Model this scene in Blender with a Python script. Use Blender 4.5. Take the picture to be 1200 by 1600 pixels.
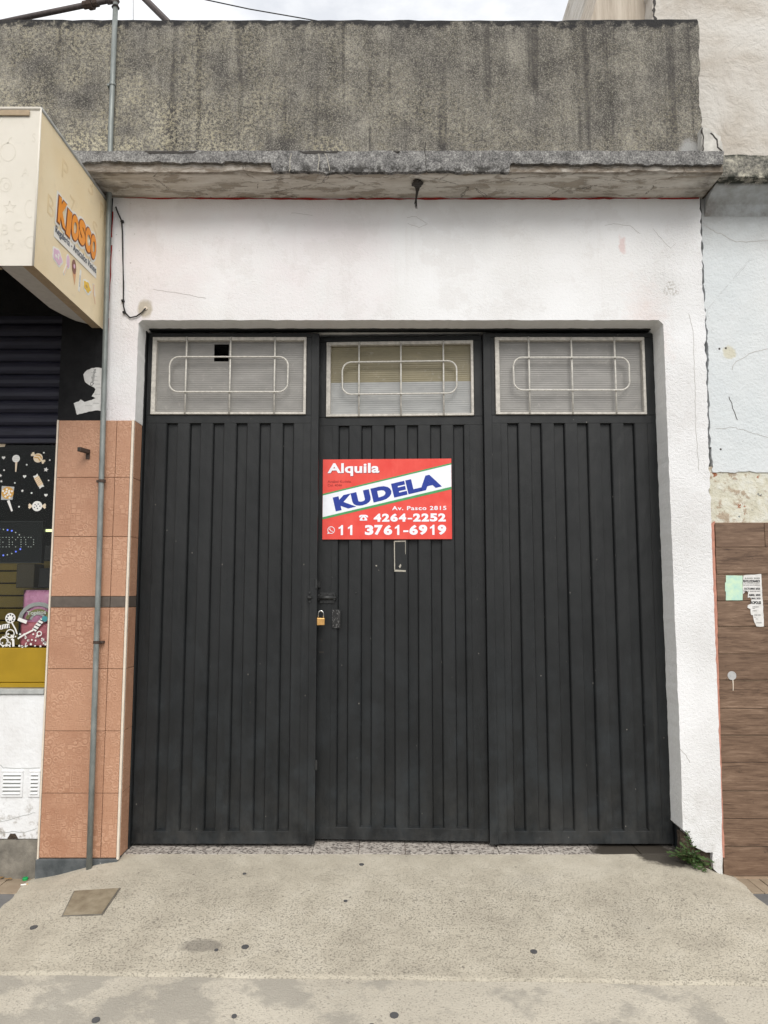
import bpy, bmesh, math, random
from mathutils import Vector, Matrix, noise as mn
random.seed(7)
R = math.radians
for o in list(bpy.data.objects): bpy.data.objects.remove(o)
S = bpy.context.scene
COL = S.collection

# ------------------------------------------------------------------ camera, world, sun, exposure
CAM_D, CAM_H, PITCH, FOC = 4.2, 1.42, R(5.88), 1150.0
cd = bpy.data.cameras.new('camera'); cam = bpy.data.objects.new('camera', cd); COL.objects.link(cam)
cam.location = (0, -CAM_D, CAM_H); cam.rotation_euler = (math.pi/2 + PITCH, 0, 0)
cd.sensor_fit = 'VERTICAL'; cd.sensor_height = 36; cd.lens = 36*FOC/1600
cd.clip_start = .05; cd.clip_end = 500
S.camera = cam
S.render.resolution_x = 768; S.render.resolution_y = 1024
SUN_EL, SUN_AZ = R(42), R(170)      # azimuth clockwise from +Y
W = bpy.data.worlds.new('World'); S.world = W; W.use_nodes = True
nt = W.node_tree; nt.nodes.clear()
wo = nt.nodes.new('ShaderNodeOutputWorld'); bg = nt.nodes.new('ShaderNodeBackground'); bg.inputs[1].default_value = .1
sk = nt.nodes.new('ShaderNodeTexSky'); sk.sky_type = 'NISHITA'; sk.sun_disc = False
sk.sun_elevation = SUN_EL; sk.sun_rotation = SUN_AZ; sk.air_density = 1.0; sk.dust_density = 2.0
tc = nt.nodes.new('ShaderNodeTexCoord'); mp = nt.nodes.new('ShaderNodeMapping'); mp.inputs['Scale'].default_value = (1, 1, 2.2)
nz = nt.nodes.new('ShaderNodeTexNoise'); nz.inputs['Scale'].default_value = 3.2; nz.inputs['Detail'].default_value = 7; nz.inputs['Roughness'].default_value = .58
rp = nt.nodes.new('ShaderNodeMapRange'); rp.inputs[1].default_value = .34; rp.inputs[2].default_value = .56; rp.inputs[3].default_value = .60; rp.inputs[4].default_value = 1
cr = nt.nodes.new('ShaderNodeMapRange'); cr.inputs[1].default_value = .4; cr.inputs[2].default_value = .75; cr.inputs[3].default_value = 9.6; cr.inputs[4].default_value = 10.8
cc = nt.nodes.new('ShaderNodeCombineColor')
mx = nt.nodes.new('ShaderNodeMix'); mx.data_type = 'RGBA'
L = nt.links.new
L(tc.outputs['Generated'], mp.inputs[0]); L(mp.outputs[0], nz.inputs['Vector']); L(nz.outputs[0], rp.inputs[0]); L(nz.outputs[0], cr.inputs[0])
for i in range(3): L(cr.outputs[0], cc.inputs[i])
L(rp.outputs[0], mx.inputs[0]); L(sk.outputs[0], mx.inputs[6]); L(cc.outputs[0], mx.inputs[7]); L(mx.outputs[2], bg.inputs[0]); L(bg.outputs[0], wo.inputs[0])
sd = bpy.data.lights.new('sun', 'SUN'); sd.energy = 1.5; sd.angle = R(32); sd.color = (1, .96, .9)
sun = bpy.data.objects.new('sun', sd); COL.objects.link(sun)
sdir = Vector((math.sin(SUN_AZ)*math.cos(SUN_EL), math.cos(SUN_AZ)*math.cos(SUN_EL), math.sin(SUN_EL)))
sun.location = sdir*20; sun.rotation_euler = sdir.to_track_quat('Z', 'Y').to_euler()
S.view_settings.view_transform = 'Standard'; S.view_settings.look = 'None'; S.view_settings.gamma = 1
S.view_settings.use_curve_mapping = False; S.view_settings.exposure = .42
S.render.engine = 'CYCLES'
W.cycles.sampling_method = 'MANUAL'; W.cycles.sample_map_resolution = 256
S.cycles.use_denoising = True
S.cycles.max_bounces = 5; S.cycles.diffuse_bounces = 3; S.cycles.glossy_bounces = 2; S.cycles.transmission_bounces = 2; S.cycles.transparent_max_bounces = 6

# ------------------------------------------------------------------ survey: photo measurements -> metres on a real plane
_c, _s = math.cos(PITCH), math.sin(PITCH)
def P(px, py, Y=0.0):            # point measured on the upright plane at depth Y
    u, v = (px-600)/FOC, (800-py)/FOC
    t = (Y+CAM_D)/(_c - v*_s)
    return (u*t, CAM_H + t*(_s + v*_c))
def G(px, py, z0=0.0):           # point measured on the level plane z0
    u, v = (px-600)/FOC, (800-py)/FOC
    t = (z0-CAM_H)/(_s + v*_c)
    return (u*t, -CAM_D + t*(_c - v*_s))

# ------------------------------------------------------------------ node helper
class B:
    def __init__(s, m):
        s.t = m.node_tree; s.n = s.t.nodes; s.c = {}
    def put(s, sock, v):
        if isinstance(v, bpy.types.NodeSocket): s.t.links.new(v, sock)
        elif v is not None:
            if isinstance(v, (tuple, list)) and len(v) == 3 and sock.type == 'RGBA': v = (*v, 1)
            sock.default_value = v
    def pos(s):
        if 'p' not in s.c: s.c['p'] = s.n.new('ShaderNodeNewGeometry').outputs['Position']
        return s.c['p']
    def wobn(s, sc):
        sc = 12 if sc < 18 else 28
        if sc not in s.c: s.c[sc] = s.noise(s.pos(), sc, 4, .65)
        return s.c[sc]
    def obj(s): return s.n.new('ShaderNodeTexCoord').outputs['Object']
    def rnd(s): return s.n.new('ShaderNodeObjectInfo').outputs['Random']
    def xyz(s, v=None):
        n = s.n.new('ShaderNodeSeparateXYZ'); s.put(n.inputs[0], v or s.pos()); return n.outputs
    def map(s, v, sc=(1, 1, 1), loc=(0, 0, 0), rot=(0, 0, 0)):
        n = s.n.new('ShaderNodeMapping'); s.put(n.inputs[0], v); n.inputs['Scale'].default_value = sc; n.inputs['Location'].default_value = loc; n.inputs['Rotation'].default_value = rot
        return n.outputs[0]
    def noise(s, v, sc, det=4, ro=.55, dis=0):
        n = s.n.new('ShaderNodeTexNoise'); s.put(n.inputs['Vector'], v); n.inputs['Scale'].default_value = sc; n.inputs['Detail'].default_value = det
        n.inputs['Roughness'].default_value = ro; n.inputs['Distortion'].default_value = dis; return n.outputs[0]
    def vor(s, v, sc, feat='F1', out='Distance', rand=1):
        n = s.n.new('ShaderNodeTexVoronoi'); n.feature = feat; s.put(n.inputs['Vector'], v); n.inputs['Scale'].default_value = sc
        n.inputs['Randomness'].default_value = rand; return n.outputs[out]
    def wave(s, v, sc, dis=0, det=2, prof='SIN', d='X', typ='BANDS'):
        n = s.n.new('ShaderNodeTexWave'); n.wave_type = typ; n.wave_profile = prof; n.bands_direction = d if typ == 'BANDS' else n.bands_direction
        s.put(n.inputs['Vector'], v); n.inputs['Scale'].default_value = sc; n.inputs['Distortion'].default_value = dis; n.inputs['Detail'].default_value = det; return n.outputs['Fac']
    def m(s, op, a, b=None, c=None):
        n = s.n.new('ShaderNodeMath'); n.operation = op
        for i, v in enumerate((a, b, c)):
            if v is not None: s.put(n.inputs[i], v)
        return n.outputs[0]
    def mr(s, x, a, b, c=0, d=1):
        n = s.n.new('ShaderNodeMapRange'); s.put(n.inputs[0], x)
        for i, v in enumerate((a, b, c, d)): s.put(n.inputs[i+1], v)
        return n.outputs[0]
    def mix(s, f, a, b, bl='MIX'):
        n = s.n.new('ShaderNodeMix'); n.data_type = 'RGBA'; n.blend_type = bl; s.put(n.inputs[0], f); s.put(n.inputs[6], a); s.put(n.inputs[7], b); return n.outputs[2]
    def ramp(s, f, st):
        n = s.n.new('ShaderNodeValToRGB'); s.put(n.inputs[0], f); e = n.color_ramp.elements
        while len(e) < len(st): e.new(.5)
        for k, (p, c) in zip(e, st): k.position = p; k.color = (*c, 1) if len(c) == 3 else c
        return n.outputs[0]
    def spot(s, cx, cz, rx, rz, wob=.5, sc=14, soft=.25):     # ragged patch round a facade point (x, z)
        x, y, z = s.xyz(); p = s.pos()
        dx = s.m('DIVIDE', s.m('SUBTRACT', x, cx), rx); dz = s.m('DIVIDE', s.m('SUBTRACT', z, cz), rz)
        d = s.m('SQRT', s.m('ADD', s.m('MULTIPLY', dx, dx), s.m('MULTIPLY', dz, dz)))
        d = s.m('ADD', d, s.m('MULTIPLY', s.m('SUBTRACT', s.wobn(sc), .5), wob*2.2))
        return s.mr(d, 1-soft, 1+soft*.4, 1, 0)
    def gspot(s, cx, cy, rx, ry, wob=.5, sc=14, soft=.25):    # the same on the ground (x, y)
        x, y, z = s.xyz(); p = s.pos()
        dx = s.m('DIVIDE', s.m('SUBTRACT', x, cx), rx); dz = s.m('DIVIDE', s.m('SUBTRACT', y, cy), ry)
        d = s.m('SQRT', s.m('ADD', s.m('MULTIPLY', dx, dx), s.m('MULTIPLY', dz, dz)))
        d = s.m('ADD', d, s.m('MULTIPLY', s.m('SUBTRACT', s.wobn(sc), .5), wob*2.2))
        return s.mr(d, 1-soft, 1+soft*.4, 1, 0)
    def bump(s, h, st=.3, di=.01, nrm=None):
        n = s.n.new('ShaderNodeBump'); s.put(n.inputs['Height'], h); n.inputs['Strength'].default_value = st; n.inputs['Distance'].default_value = di
        if nrm: s.put(n.inputs['Normal'], nrm)
        return n.outputs[0]
MATS = {}
def mat(name, fn):
    m = bpy.data.materials.new(name); m.use_nodes = True; b = B(m)
    pr = b.n['Principled BSDF']; r = fn(b) if callable(fn) else dict(col=fn)
    b.put(pr.inputs['Base Color'], r.get('col')); b.put(pr.inputs['Roughness'], r.get('rough', .7)); b.put(pr.inputs['Metallic'], r.get('metal', 0))
    b.put(pr.inputs['Specular IOR Level'], r.get('spec', .4))
    if 'nrm' in r: b.put(pr.inputs['Normal'], r['nrm'])
    if 'emit' in r: b.put(pr.inputs['Emission Color'], r['emit']); pr.inputs['Emission Strength'].default_value = r.get('es', 1)
    if 'trans' in r: pr.inputs['Transmission Weight'].default_value = r['trans']
    if 'sheen' in r: pr.inputs['Sheen Weight'].default_value = r['sheen']
    if r.get('coat'): pr.inputs['Coat Weight'].default_value = r['coat']; pr.inputs['Coat Roughness'].default_value = .15
    MATS[name] = m; return m
def plain(name, col, rough=.6, metal=0, var=.12, sc=30, bump=.1, **k):     # paint, plastic or metal with small unevenness
    def f(b):
        n = b.noise(b.pos(), sc, 5, .6)
        c = b.mix(b.mr(n, .3, .7), tuple(x*(1-var) for x in col), tuple(min(1, x*(1+var)) for x in col))
        return dict(col=c, rough=b.mr(n, .3, .7, rough-.08, rough+.08), metal=metal, nrm=b.bump(n, bump, .003), **k)
    return mat(name, f)

# ------------------------------------------------------------------ materials
def f_parapet(b):
    p = b.pos(); x, y, z = b.xyz()
    fine = b.noise(p, 120, 4, .75); med = b.noise(p, 30, 6, .7); big = b.noise(p, 2.4, 4, .55)
    st = b.noise(b.map(p, (7.5, 7.5, .75)), 1.0, 7, .70, .35)
    v = b.m('ADD', b.m('MULTIPLY', st, .36), b.m('ADD', b.m('MULTIPLY', b.noise(p, 5.5, 6, .68), .40), b.m('MULTIPLY', med, .24)))
    c = b.ramp(b.mr(v, .40, .62), [(0, (.060, .056, .052)), (.35, (.115, .107, .097)), (.65, (.180, .169, .149)), (1, (.30, .282, .242))])
    c = b.mix(b.mr(fine, .51, .64, 0, .60), c, (.42, .40, .34))
    c = b.mix(b.mr(fine, .50, .38, 0, .50), c, (.060, .056, .052))
    c = b.mix(b.m('MULTIPLY', b.mr(b.noise(b.map(p, (15, 15, .40), loc=(3, 0, 0)), 1, 3, .55), .56, .65, 0, .72), b.mr(b.noise(p, 2.2, 3), .38, .55)), c, (.050, .046, .046))
    low = b.mr(z, 4.5, 3.9, 0, 1); left = b.mr(x, .6, -1.9, .30, 1)
    sp = b.m('MULTIPLY', b.mr(b.noise(p, 52, 6, .80), .47, .55), b.mr(b.noise(b.map(p, loc=(3, 1, 7)), 3.4, 5, .6), .36, .58))
    sp = b.m('MULTIPLY', b.m('MULTIPLY', sp, b.mr(low, 0, 1, .40, 1)), left)
    c = b.mix(b.m('MULTIPLY', sp, .95), c, b.mix(b.noise(p, 9), (.60, .57, .47), (.60, .53, .33)))
    blk = b.m('ADD', b.mr(b.noise(p, 16, 6, .7), .3, .7, -.045, .045), z)
    c = b.mix(b.mr(blk, 4.815, 4.845, 0, .93), c, (.030, .030, .032))
    pale = b.spot(1.83, 3.98, .07, .12, .3, 20)
    c = b.mix(pale, c, (.36, .36, .35))
    return dict(col=c, rough=.93, spec=.2, nrm=b.bump(b.m('ADD', fine, b.m('MULTIPLY', med, 1.2)), .6, .010))
mat('parapet_concrete', f_parapet)
plain('hairline', (.42, .405, .385), .9)
plain('lump_plaster', (.50, .485, .45), .9, 0, .25, 24, .8)
def f_ledge(b):
    p = b.pos(); x, y, z = b.xyz()
    fine = b.noise(p, 110, 5, .78); med = b.noise(p, 14, 6, .7)
    c = b.ramp(b.mr(b.m('ADD', b.m('MULTIPLY', med, .38), b.m('MULTIPLY', fine, .62)), .40, .62), [(0, (.075, .074, .073)), (.45, (.20, .195, .19)), (.8, (.33, .325, .31)), (1, (.50, .49, .46))])
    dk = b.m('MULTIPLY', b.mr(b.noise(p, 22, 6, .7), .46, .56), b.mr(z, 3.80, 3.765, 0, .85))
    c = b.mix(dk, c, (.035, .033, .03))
    return dict(col=c, rough=.93, spec=.2, nrm=b.bump(b.m('ADD', fine, med), .6, .01))
mat('ledge_render', f_ledge)
def f_soffit(b):
    p = b.pos(); x, y, z = b.xyz()
    n = b.noise(b.map(p, (1.1, 5, 5)), 3.2, 6, .68, .5); f = b.noise(p, 60, 5, .7); k = b.noise(b.map(p, (1.4, 4, 4), loc=(3, 1, 0)), 3.0, 7, .72, .4)
    c = b.ramp(b.mr(n, .3, .7), [(0, (.44, .395, .335)), (.5, (.60, .565, .51)), (1, (.70, .675, .625))])
    pe = b.mr(k, .545, .565)
    c = b.mix(b.m('MULTIPLY', pe, .75), c, (.33, .285, .23))
    rim = b.m('MULTIPLY', b.mr(b.m('ABSOLUTE', b.m('SUBTRACT', k, .545)), 0, .007, 1, 0), .7)
    c = b.mix(rim, c, (.10, .08, .06))
    cr = b.vor(b.map(p, (1, 2.2, 1), loc=(.3, .2, 0)), 2.2, 'DISTANCE_TO_EDGE')
    cr = b.m('ADD', cr, b.m('MULTIPLY', b.m('SUBTRACT', b.noise(p, 9, 6, .75), .5), .16))
    c = b.mix(b.m('MULTIPLY', b.mr(b.m('ABSOLUTE', cr), .0, .008, .85, 0), b.mr(b.noise(p, 1.7), .42, .50)), c, (.06, .05, .04))
    c = b.mix(b.mr(b.noise(p, 5, 5, .7), .58, .74, 0, .5), c, (.20, .17, .14))
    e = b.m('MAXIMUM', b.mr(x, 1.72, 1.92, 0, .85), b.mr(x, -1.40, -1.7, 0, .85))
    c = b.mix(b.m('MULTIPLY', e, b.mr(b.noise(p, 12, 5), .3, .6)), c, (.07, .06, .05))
    fr = b.m('MULTIPLY', b.mr(y, -.235, -.262, 0, 1), b.mr(b.noise(b.map(p, (2, 6, 6)), 6, 5, .7), .4, .6, .45, .95))
    c = b.mix(fr, c, (.16, .13, .10))
    return dict(col=c, rough=.92, spec=.2, nrm=b.bump(b.m('ADD', b.m('SUBTRACT', n, b.m('MULTIPLY', pe, .5)), b.m('MULTIPLY', f, .3)), .6, .012))
mat('soffit_plaster', f_soffit)
def f_white(b):
    p = b.pos(); x, y, z = b.xyz()
    g = b.noise(p, 150, 4, .65); g2 = b.noise(p, 62, 4, .6); big = b.noise(p, 1.6, 4, .55)
    c = b.mix(b.mr(big, .35, .68), (.785, .79, .80), (.72, .715, .71))
    pink = b.m('MULTIPLY', b.mr(x, .08, .02, 0, 1), b.mr(b.noise(b.map(p, loc=(5, 0, 2)), 2.3, 4, .6), .38, .62, .1, .75))
    c = b.mix(pink, c, (.735, .69, .70))
    c = b.mix(b.m('MULTIPLY', b.spot(1.55, 2.93, .13, .28, .9, 12, .7), .55), c, (.70, .60, .57))
    c = b.mix(b.m('MULTIPLY', b.spot(1.42, 3.45, .022, .06, 1.0, 24, .4), .32), c, (.55, .22, .18))
    c = b.mix(b.m('MULTIPLY', b.spot(-1.41, 3.06, .045, .06, .25, 30), .8), c, (.42, .37, .28))
    c = b.mix(b.m('MULTIPLY', b.m('MULTIPLY', b.spot(1.70, 3.18, .05, .05, .8, 40), b.mr(b.noise(p, 75, 3, .6), .48, .56)), .6), c, (.38, .35, .31))
    flk = b.m('MULTIPLY', b.mr(b.noise(p, 34, 5, .7), .64, .67), b.m('MAXIMUM', b.spot(-1.53, 3.55, .12, .26, .4, 9, .5), b.mr(b.noise(b.map(p, loc=(9, 3, 1)), 2.2), .60, .75, 0, .8)))
    c = b.mix(flk, c, (.27, .25, .22))
    shade_drt = b.m('MULTIPLY', b.mr(z, 3.50, 3.75, 0, .15), b.mr(b.noise(b.map(p, (3, 3, 1)), 2, 5, .6), .3, .7, .3, 1))  # mostly the ledge's shadow, with some dirt, painted into the wall colour
    c = b.mix(shade_drt, c, (.45, .39, .36))
    bot = b.m('MULTIPLY', b.mr(z, .45, -.1, 0, .5), b.mr(b.noise(p, 16, 6, .7), .45, .65))
    c = b.mix(bot, c, (.42, .41, .37))
    c = b.mix(b.mr(b.noise(b.map(p, loc=(1, 6, 3)), 3.2, 7, .72), .55, .585, 0, .22), c, (.60, .575, .56))
    run = b.m('MULTIPLY', b.mr(b.noise(b.map(p, (16, 16, .8)), 1, 4, .6), .60, .74, 0, .30), b.mr(z, 2.7, 3.7, .15, 1))
    c = b.mix(run, c, (.52, .48, .45))
    return dict(col=c, rough=.82, spec=.25, nrm=b.bump(b.m('MULTIPLY', b.m('ADD', b.m('MULTIPLY', g, .9), g2), b.m('MULTIPLY', b.mr(big, .35, .65, .45, 1.1), b.mr(b.m('ABSOLUTE', x), 1.40, 1.66, .45, 1))), .8, .010))
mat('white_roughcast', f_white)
def f_reveal(b):
    p = b.pos(); n = b.noise(p, 40, 5, .65)
    return dict(col=b.mix(b.mr(n, .35, .7), (.78, .78, .765), (.84, .84, .83)), rough=.85, nrm=b.bump(n, .5, .01))
mat('reveal_plaster', f_reveal)
def f_gate(b):
    p = b.pos(); x, y, z = b.xyz()
    n = b.noise(b.map(p, (3, 3, .5)), 3, 4, .6); f = b.noise(p, 150, 4, .6)
    c = b.mix(b.mr(n, .3, .7), (.0105, .0117, .0124), (.0165, .0178, .0186))
    lo = b.mr(z, 1.5, .0, 0, 1)
    c = b.mix(b.m('MULTIPLY', b.mr(b.noise(p, 5, 6, .7), .46, .70, 0, .55), lo), c, (.036, .044, .050))
    sp = b.mr(b.vor(b.map(p, (1, 1, .6)), 16, 'F1'), .0, .06, 1, 0)
    sp = b.m('MULTIPLY', b.mr(sp, .2, .5), b.mr(b.noise(p, 2.5, 3, .6), .42, .52))
    c = b.mix(b.m('MULTIPLY', sp, .75), c, (.30, .28, .25))
    sc = b.mr(b.noise(b.map(p, (30, 30, 130), rot=(0, .5, 0)), .55, 6, .75), .70, .74)
    c = b.mix(b.m('MULTIPLY', b.m('MULTIPLY', sc, lo), .35), c, (.16, .16, .155))
    dust = b.m('MULTIPLY', b.mr(z, .42, -.03, 0, 1), b.mr(b.noise(b.map(p, (1, 1, .6)), 9, 5, .7), .42, .66, .0, .4))
    c = b.mix(dust, c, (.065, .064, .060))
    run = b.mr(b.noise(b.map(p, (26, 26, .9)), 1, 4, .6), .62, .74, 0, .5)
    c = b.mix(b.m('MULTIPLY', run, b.mr(b.noise(p, 1.3, 2), .45, .6)), c, (.038, .038, .037))
    return dict(col=c, rough=b.mr(n, .3, .7, .36, .50), spec=.30, nrm=b.bump(b.m('ADD', f, b.m('MULTIPLY', b.noise(b.map(p, (1, 1, .15)), 9, 2), 4)), .16, .006, b.bump(b.noise(b.map(p, (1, 1, .5)), 4.5, 3, .5), .45, .03)))
mat('gate_paint', f_gate)
plain('old_aluminium', (.50, .475, .43), .5, 0, .25, 40, .2)
plain('rod_metal', (.56, .54, .495), .42, 0, .22, 60, .1)
def f_pane(col):
    def f(b):
        p = b.pos(); n = b.noise(b.map(p, (2, 2, 5)), 3, 5, .6)
        c = b.mix(b.mr(n, .3, .7), tuple(v*.85 for v in col), tuple(v*1.15 for v in col))
        c = b.mix(b.mr(b.noise(p, 26, 6, .75), .58, .72, 0, .4), c, (.42, .40, .36))
        return dict(col=c, rough=.36, spec=.45)
    return f
mat('ribbed_pane_grey', f_pane((.225, .218, .205)))
mat('ribbed_pane_pale', f_pane((.29, .295, .29)))
mat('ribbed_pane_olive', f_pane((.20, .172, .098)))
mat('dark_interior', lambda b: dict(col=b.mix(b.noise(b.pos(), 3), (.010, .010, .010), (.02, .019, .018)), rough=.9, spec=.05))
def f_rubble(b):
    p = b.pos(); n = b.noise(p, 24, 6, .7)
    return dict(col=b.ramp(n, [(.3, (.02, .016, .012)), (.55, (.09, .065, .045)), (.75, (.2, .16, .12))]), rough=.95, nrm=b.bump(n, 1, .03))
mat('broken_masonry', f_rubble)
def f_tile(b):
    p = b.pos(); r = b.rnd(); cx = b.n.new('ShaderNodeCombineXYZ'); b.put(cx.inputs[0], b.m('MULTIPLY', r, 7)); b.put(cx.inputs[2], b.m('MULTIPLY', r, 11))
    va = b.n.new('ShaderNodeVectorMath'); b.put(va.inputs[0], b.obj()); b.put(va.inputs[1], cx.outputs[0]); q = va.outputs[0]
    base = b.mix(r, (.355, .178, .106), (.45, .245, .152))
    n = b.noise(p, 7, 5, .6); f = b.noise(p, 120, 4, .65)
    c = b.mix(b.mr(n, .3, .7, 0, .6), base, (.48, .27, .172))
    # pressed scroll and square pattern
    ring = b.m('FRACT', b.m('MULTIPLY', b.vor(q, 31, 'F1', rand=.75), 2.6))
    ring = b.mr(b.m('ABSOLUTE', b.m('SUBTRACT', ring, .5)), .16, .34)
    n2 = b.n.new('ShaderNodeTexVoronoi'); n2.feature = 'F1'; n2.distance = 'CHEBYCHEV'; b.put(n2.inputs['Vector'], q); n2.inputs['Scale'].default_value = 34; n2.inputs['Randomness'].default_value = .45
    sq = b.m('FRACT', b.m('MULTIPLY', n2.outputs['Distance'], 3.1)); sq = b.mr(b.m('ABSOLUTE', b.m('SUBTRACT', sq, .5)), .2, .36)
    qx, qy, qz = b.xyz(q)
    col = b.m('GREATER_THAN', b.noise(b.map(q, (6, .01, 2)), 1.6, 1, .3), .5)
    pat = b.m('ADD', b.m('MULTIPLY', ring, b.m('SUBTRACT', 1, col)), b.m('MULTIPLY', sq, col))
    wear = b.mr(b.noise(p, 6, 4, .6), .40, .62, .12, .9)
    pat = b.m('MULTIPLY', pat, wear)
    c = b.mix(b.m('MULTIPLY', pat, .42), c, (.65, .40, .27))
    c = b.mix(b.mr(f, .54, .70, 0, .5), c, (.24, .11, .065))
    return dict(col=c, rough=.5, spec=.4, nrm=b.bump(b.m('ADD', pat, b.m('MULTIPLY', f, .8)), .5, .004))
mat('terracotta_tile', f_tile)
plain('tile_band', (.105, .085, .07), .45, 0, .15, 40)
plain('trim_cream', (.68, .60, .50), .5, 0, .08)
plain('grout', (.30, .19, .13), .9, 0, .2)
def f_plinth(b):
    p = b.pos(); n = b.noise(p, 8, 6, .7)
    c = b.ramp(n, [(.35, (.05, .058, .062)), (.55, (.10, .11, .115)), (.75, (.22, .23, .23))])
    sp = b.mr(b.noise(p, 30, 5, .7), .66, .70)
    return dict(col=b.mix(sp, c, (.6, .6, .58)), rough=.7, nrm=b.bump(n, .3, .006))
mat('plinth_grey', f_plinth)
def f_black(b):
    p = b.pos(); n = b.noise(p, 12, 5, .65)
    return dict(col=b.mix(b.mr(n, .3, .75), (.008, .008, .009), (.018, .018, .019)), rough=.7, spec=.15, nrm=b.bump(b.noise(p, 70), .4, .006))
mat('black_paint', f_black)
def f_shut(b):
    p = b.pos(); n = b.noise(b.map(p, (1, 1, 8)), 5, 5, .6)
    return dict(col=b.mix(b.mr(n, .35, .7), (.010, .010, .020), (.022, .022, .038)), rough=.5, metal=.1, nrm=b.bump(n, .2, .004))
mat('shutter_paint', f_shut)
def f_pipe(b):
    p = b.pos(); n = b.noise(b.map(p, (2, 2, .6)), 12, 6, .7)
    c = b.ramp(n, [(.3, (.15, .165, .16)), (.55, (.235, .255, .245)), (.8, (.34, .35, .33))])
    return dict(col=c, rough=.48, metal=.35, nrm=b.bump(b.noise(p, 90), .2, .002))
mat('galvanised_pipe', f_pipe)
plain('rust_dark', (.07, .048, .038), .75, .2, .4, 40, .4)
plain('pipe_dark', (.085, .07, .068), .6, .2, .3, 30, .3)
plain('black_rubber', (.012, .012, .012), .55)
plain('hardware_black', (.034, .035, .035), .38, .3, .3, 70, .2)
plain('brass', (.62, .36, .13), .33, .75, .12, 60, .08)
plain('chrome', (.62, .62, .60), .2, 1, .05)
def f_worn(b):
    p = b.pos(); n = b.noise(p, 130, 5, .75)
    return dict(col=b.mix(b.mr(n, .54, .64), (.018, .018, .018), (.24, .24, .235)), rough=.45, metal=.3, nrm=b.bump(n, .3, .003))
mat('worn_plate', f_worn)
def f_fab(ca, cb):
    def f(b):
        p = b.pos(); n = b.noise(p, 3.2, 4, .55); w = b.wave(p, 260, 0, 0, d='Z')
        c = b.mix(b.mr(n, .3, .7), ca, cb)
        c = b.mix(b.mr(b.noise(p, 14, 6, .7), .58, .75, 0, .25), c, tuple(v*.6 for v in ca))
        return dict(col=c, rough=.55, spec=.35, nrm=b.bump(b.m('ADD', b.m('MULTIPLY', w, .05), b.noise(b.map(p, (1, 1.5, 1), rot=(.6, 0, .3)), 6, 3)), .35, .02))
    return f
mat('awning_cream_lit', f_fab((.88, .72, .46), (.92, .79, .55)))  # side of the cream fabric; its warm backlight is put into the colour
mat('awning_front', f_fab((.66, .62, .54), (.74, .70, .62)))  # same cream awning, painted greyer for the duller light on the front
plain('awning_hem', (.38, .29, .19), .7, 0, .15)  # underside shade on the hem fabric painted as brown; the batten shares it
plain('awning_lining', (.50, .48, .45), .6, 0, .1)
plain('print_faint', (.65, .61, .53), .6, 0, .05)
plain('print_side_faint', (.81, .65, .40), .6, 0, .05)
for nm, c in dict(print_orange=(.86, .31, .03), print_white=(.82, .80, .74), print_black=(.02, .025, .03), print_navy=(.05, .07, .11), print_pink=(.72, .48, .62), print_brown=(.22, .08, .05), print_cone=(.70, .36, .17), print_yellow=(.80, .52, .05), print_peach=(.80, .55, .38), print_gold=(.58, .32, .06), sticker_white=(.74, .73, .70), sticker_cream=(.72, .60, .44)).items():
    plain(nm, c, .45, 0, .04, 30, .02)
def f_red(b):
    p = b.pos(); n = b.noise(p, 9, 5, .6)
    c = b.mix(b.mr(n, .35, .7), (.70, .048, .034), (.76, .085, .062))
    return dict(col=c, rough=.33, spec=.45, nrm=b.bump(b.noise(b.map(p, (14, 1, 3)), 1, 2, .5), .35, .02))
mat('sign_red', f_red)
plain('sign_white', (.80, .82, .88), .35, 0, .04); plain('sign_green', (.06, .30, .10), .4); plain('sign_blue', (.008, .032, .28), .38, 0, .08)
plain('sign_darkred', (.33, .02, .016), .4); plain('sign_edge', (.6, .6, .6), .5)
plain('glue_white', (.40, .375, .32), .8, 0, .2, 60)
def f_paper(b):
    p = b.pos(); n = b.noise(p, 30, 5, .65); 
    return dict(col=b.mix(b.mr(n, .35, .7), (.60, .59, .57), (.74, .735, .72)), rough=.85, nrm=b.bump(b.noise(p, 12, 4), .4, .01))
mat('old_paper', f_paper)
def f_note(b):
    p = b.pos(); x, y, z = b.xyz(); n = b.noise(p, 24, 5, .65)
    c = b.mix(b.mr(n, .35, .65), (.40, .62, .55), (.58, .74, .52))
    return dict(col=c, rough=.8)
mat('green_note', f_note)
def f_bluewall(b):
    p = b.pos(); x, y, z = b.xyz(); big = b.noise(p, 1.8, 5, .6); f = b.noise(p, 55, 5, .65)
    c = b.mix(b.mr(big, .35, .7), (.60, .635, .65), (.66, .68, .685))
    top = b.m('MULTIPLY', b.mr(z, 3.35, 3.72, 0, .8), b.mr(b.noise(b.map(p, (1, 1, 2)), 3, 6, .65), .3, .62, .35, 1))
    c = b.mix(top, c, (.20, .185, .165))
    ck = b.vor(b.map(p, (1, 1, .8), loc=(.15, 0, .33)), 2.4, 'DISTANCE_TO_EDGE')
    ck = b.m('ABSOLUTE', b.m('ADD', ck, b.m('MULTIPLY', b.m('SUBTRACT', b.noise(p, 8, 6, .7), .5), .09)))
    c = b.mix(b.m('MULTIPLY', b.mr(ck, 0, .005, .65, 0), b.mr(b.noise(b.map(p, loc=(4, 2, 6)), 1.6), .62, .70)), c, (.25, .25, .25))
    c = b.mix(b.spot(2.035, 2.80, .045, .04, .5, 30), c, (.58, .56, .46))
    c = b.mix(b.mr(b.noise(p, 30, 5, .7), .68, .71, 0, .5), c, (.36, .36, .36))
    return dict(col=c, rough=.85, spec=.25, nrm=b.bump(b.m('ADD', f, b.m('MULTIPLY', b.noise(p, 7, 4), 2)), .5, .012))
mat('pale_blue_plaster', f_bluewall)
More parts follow.
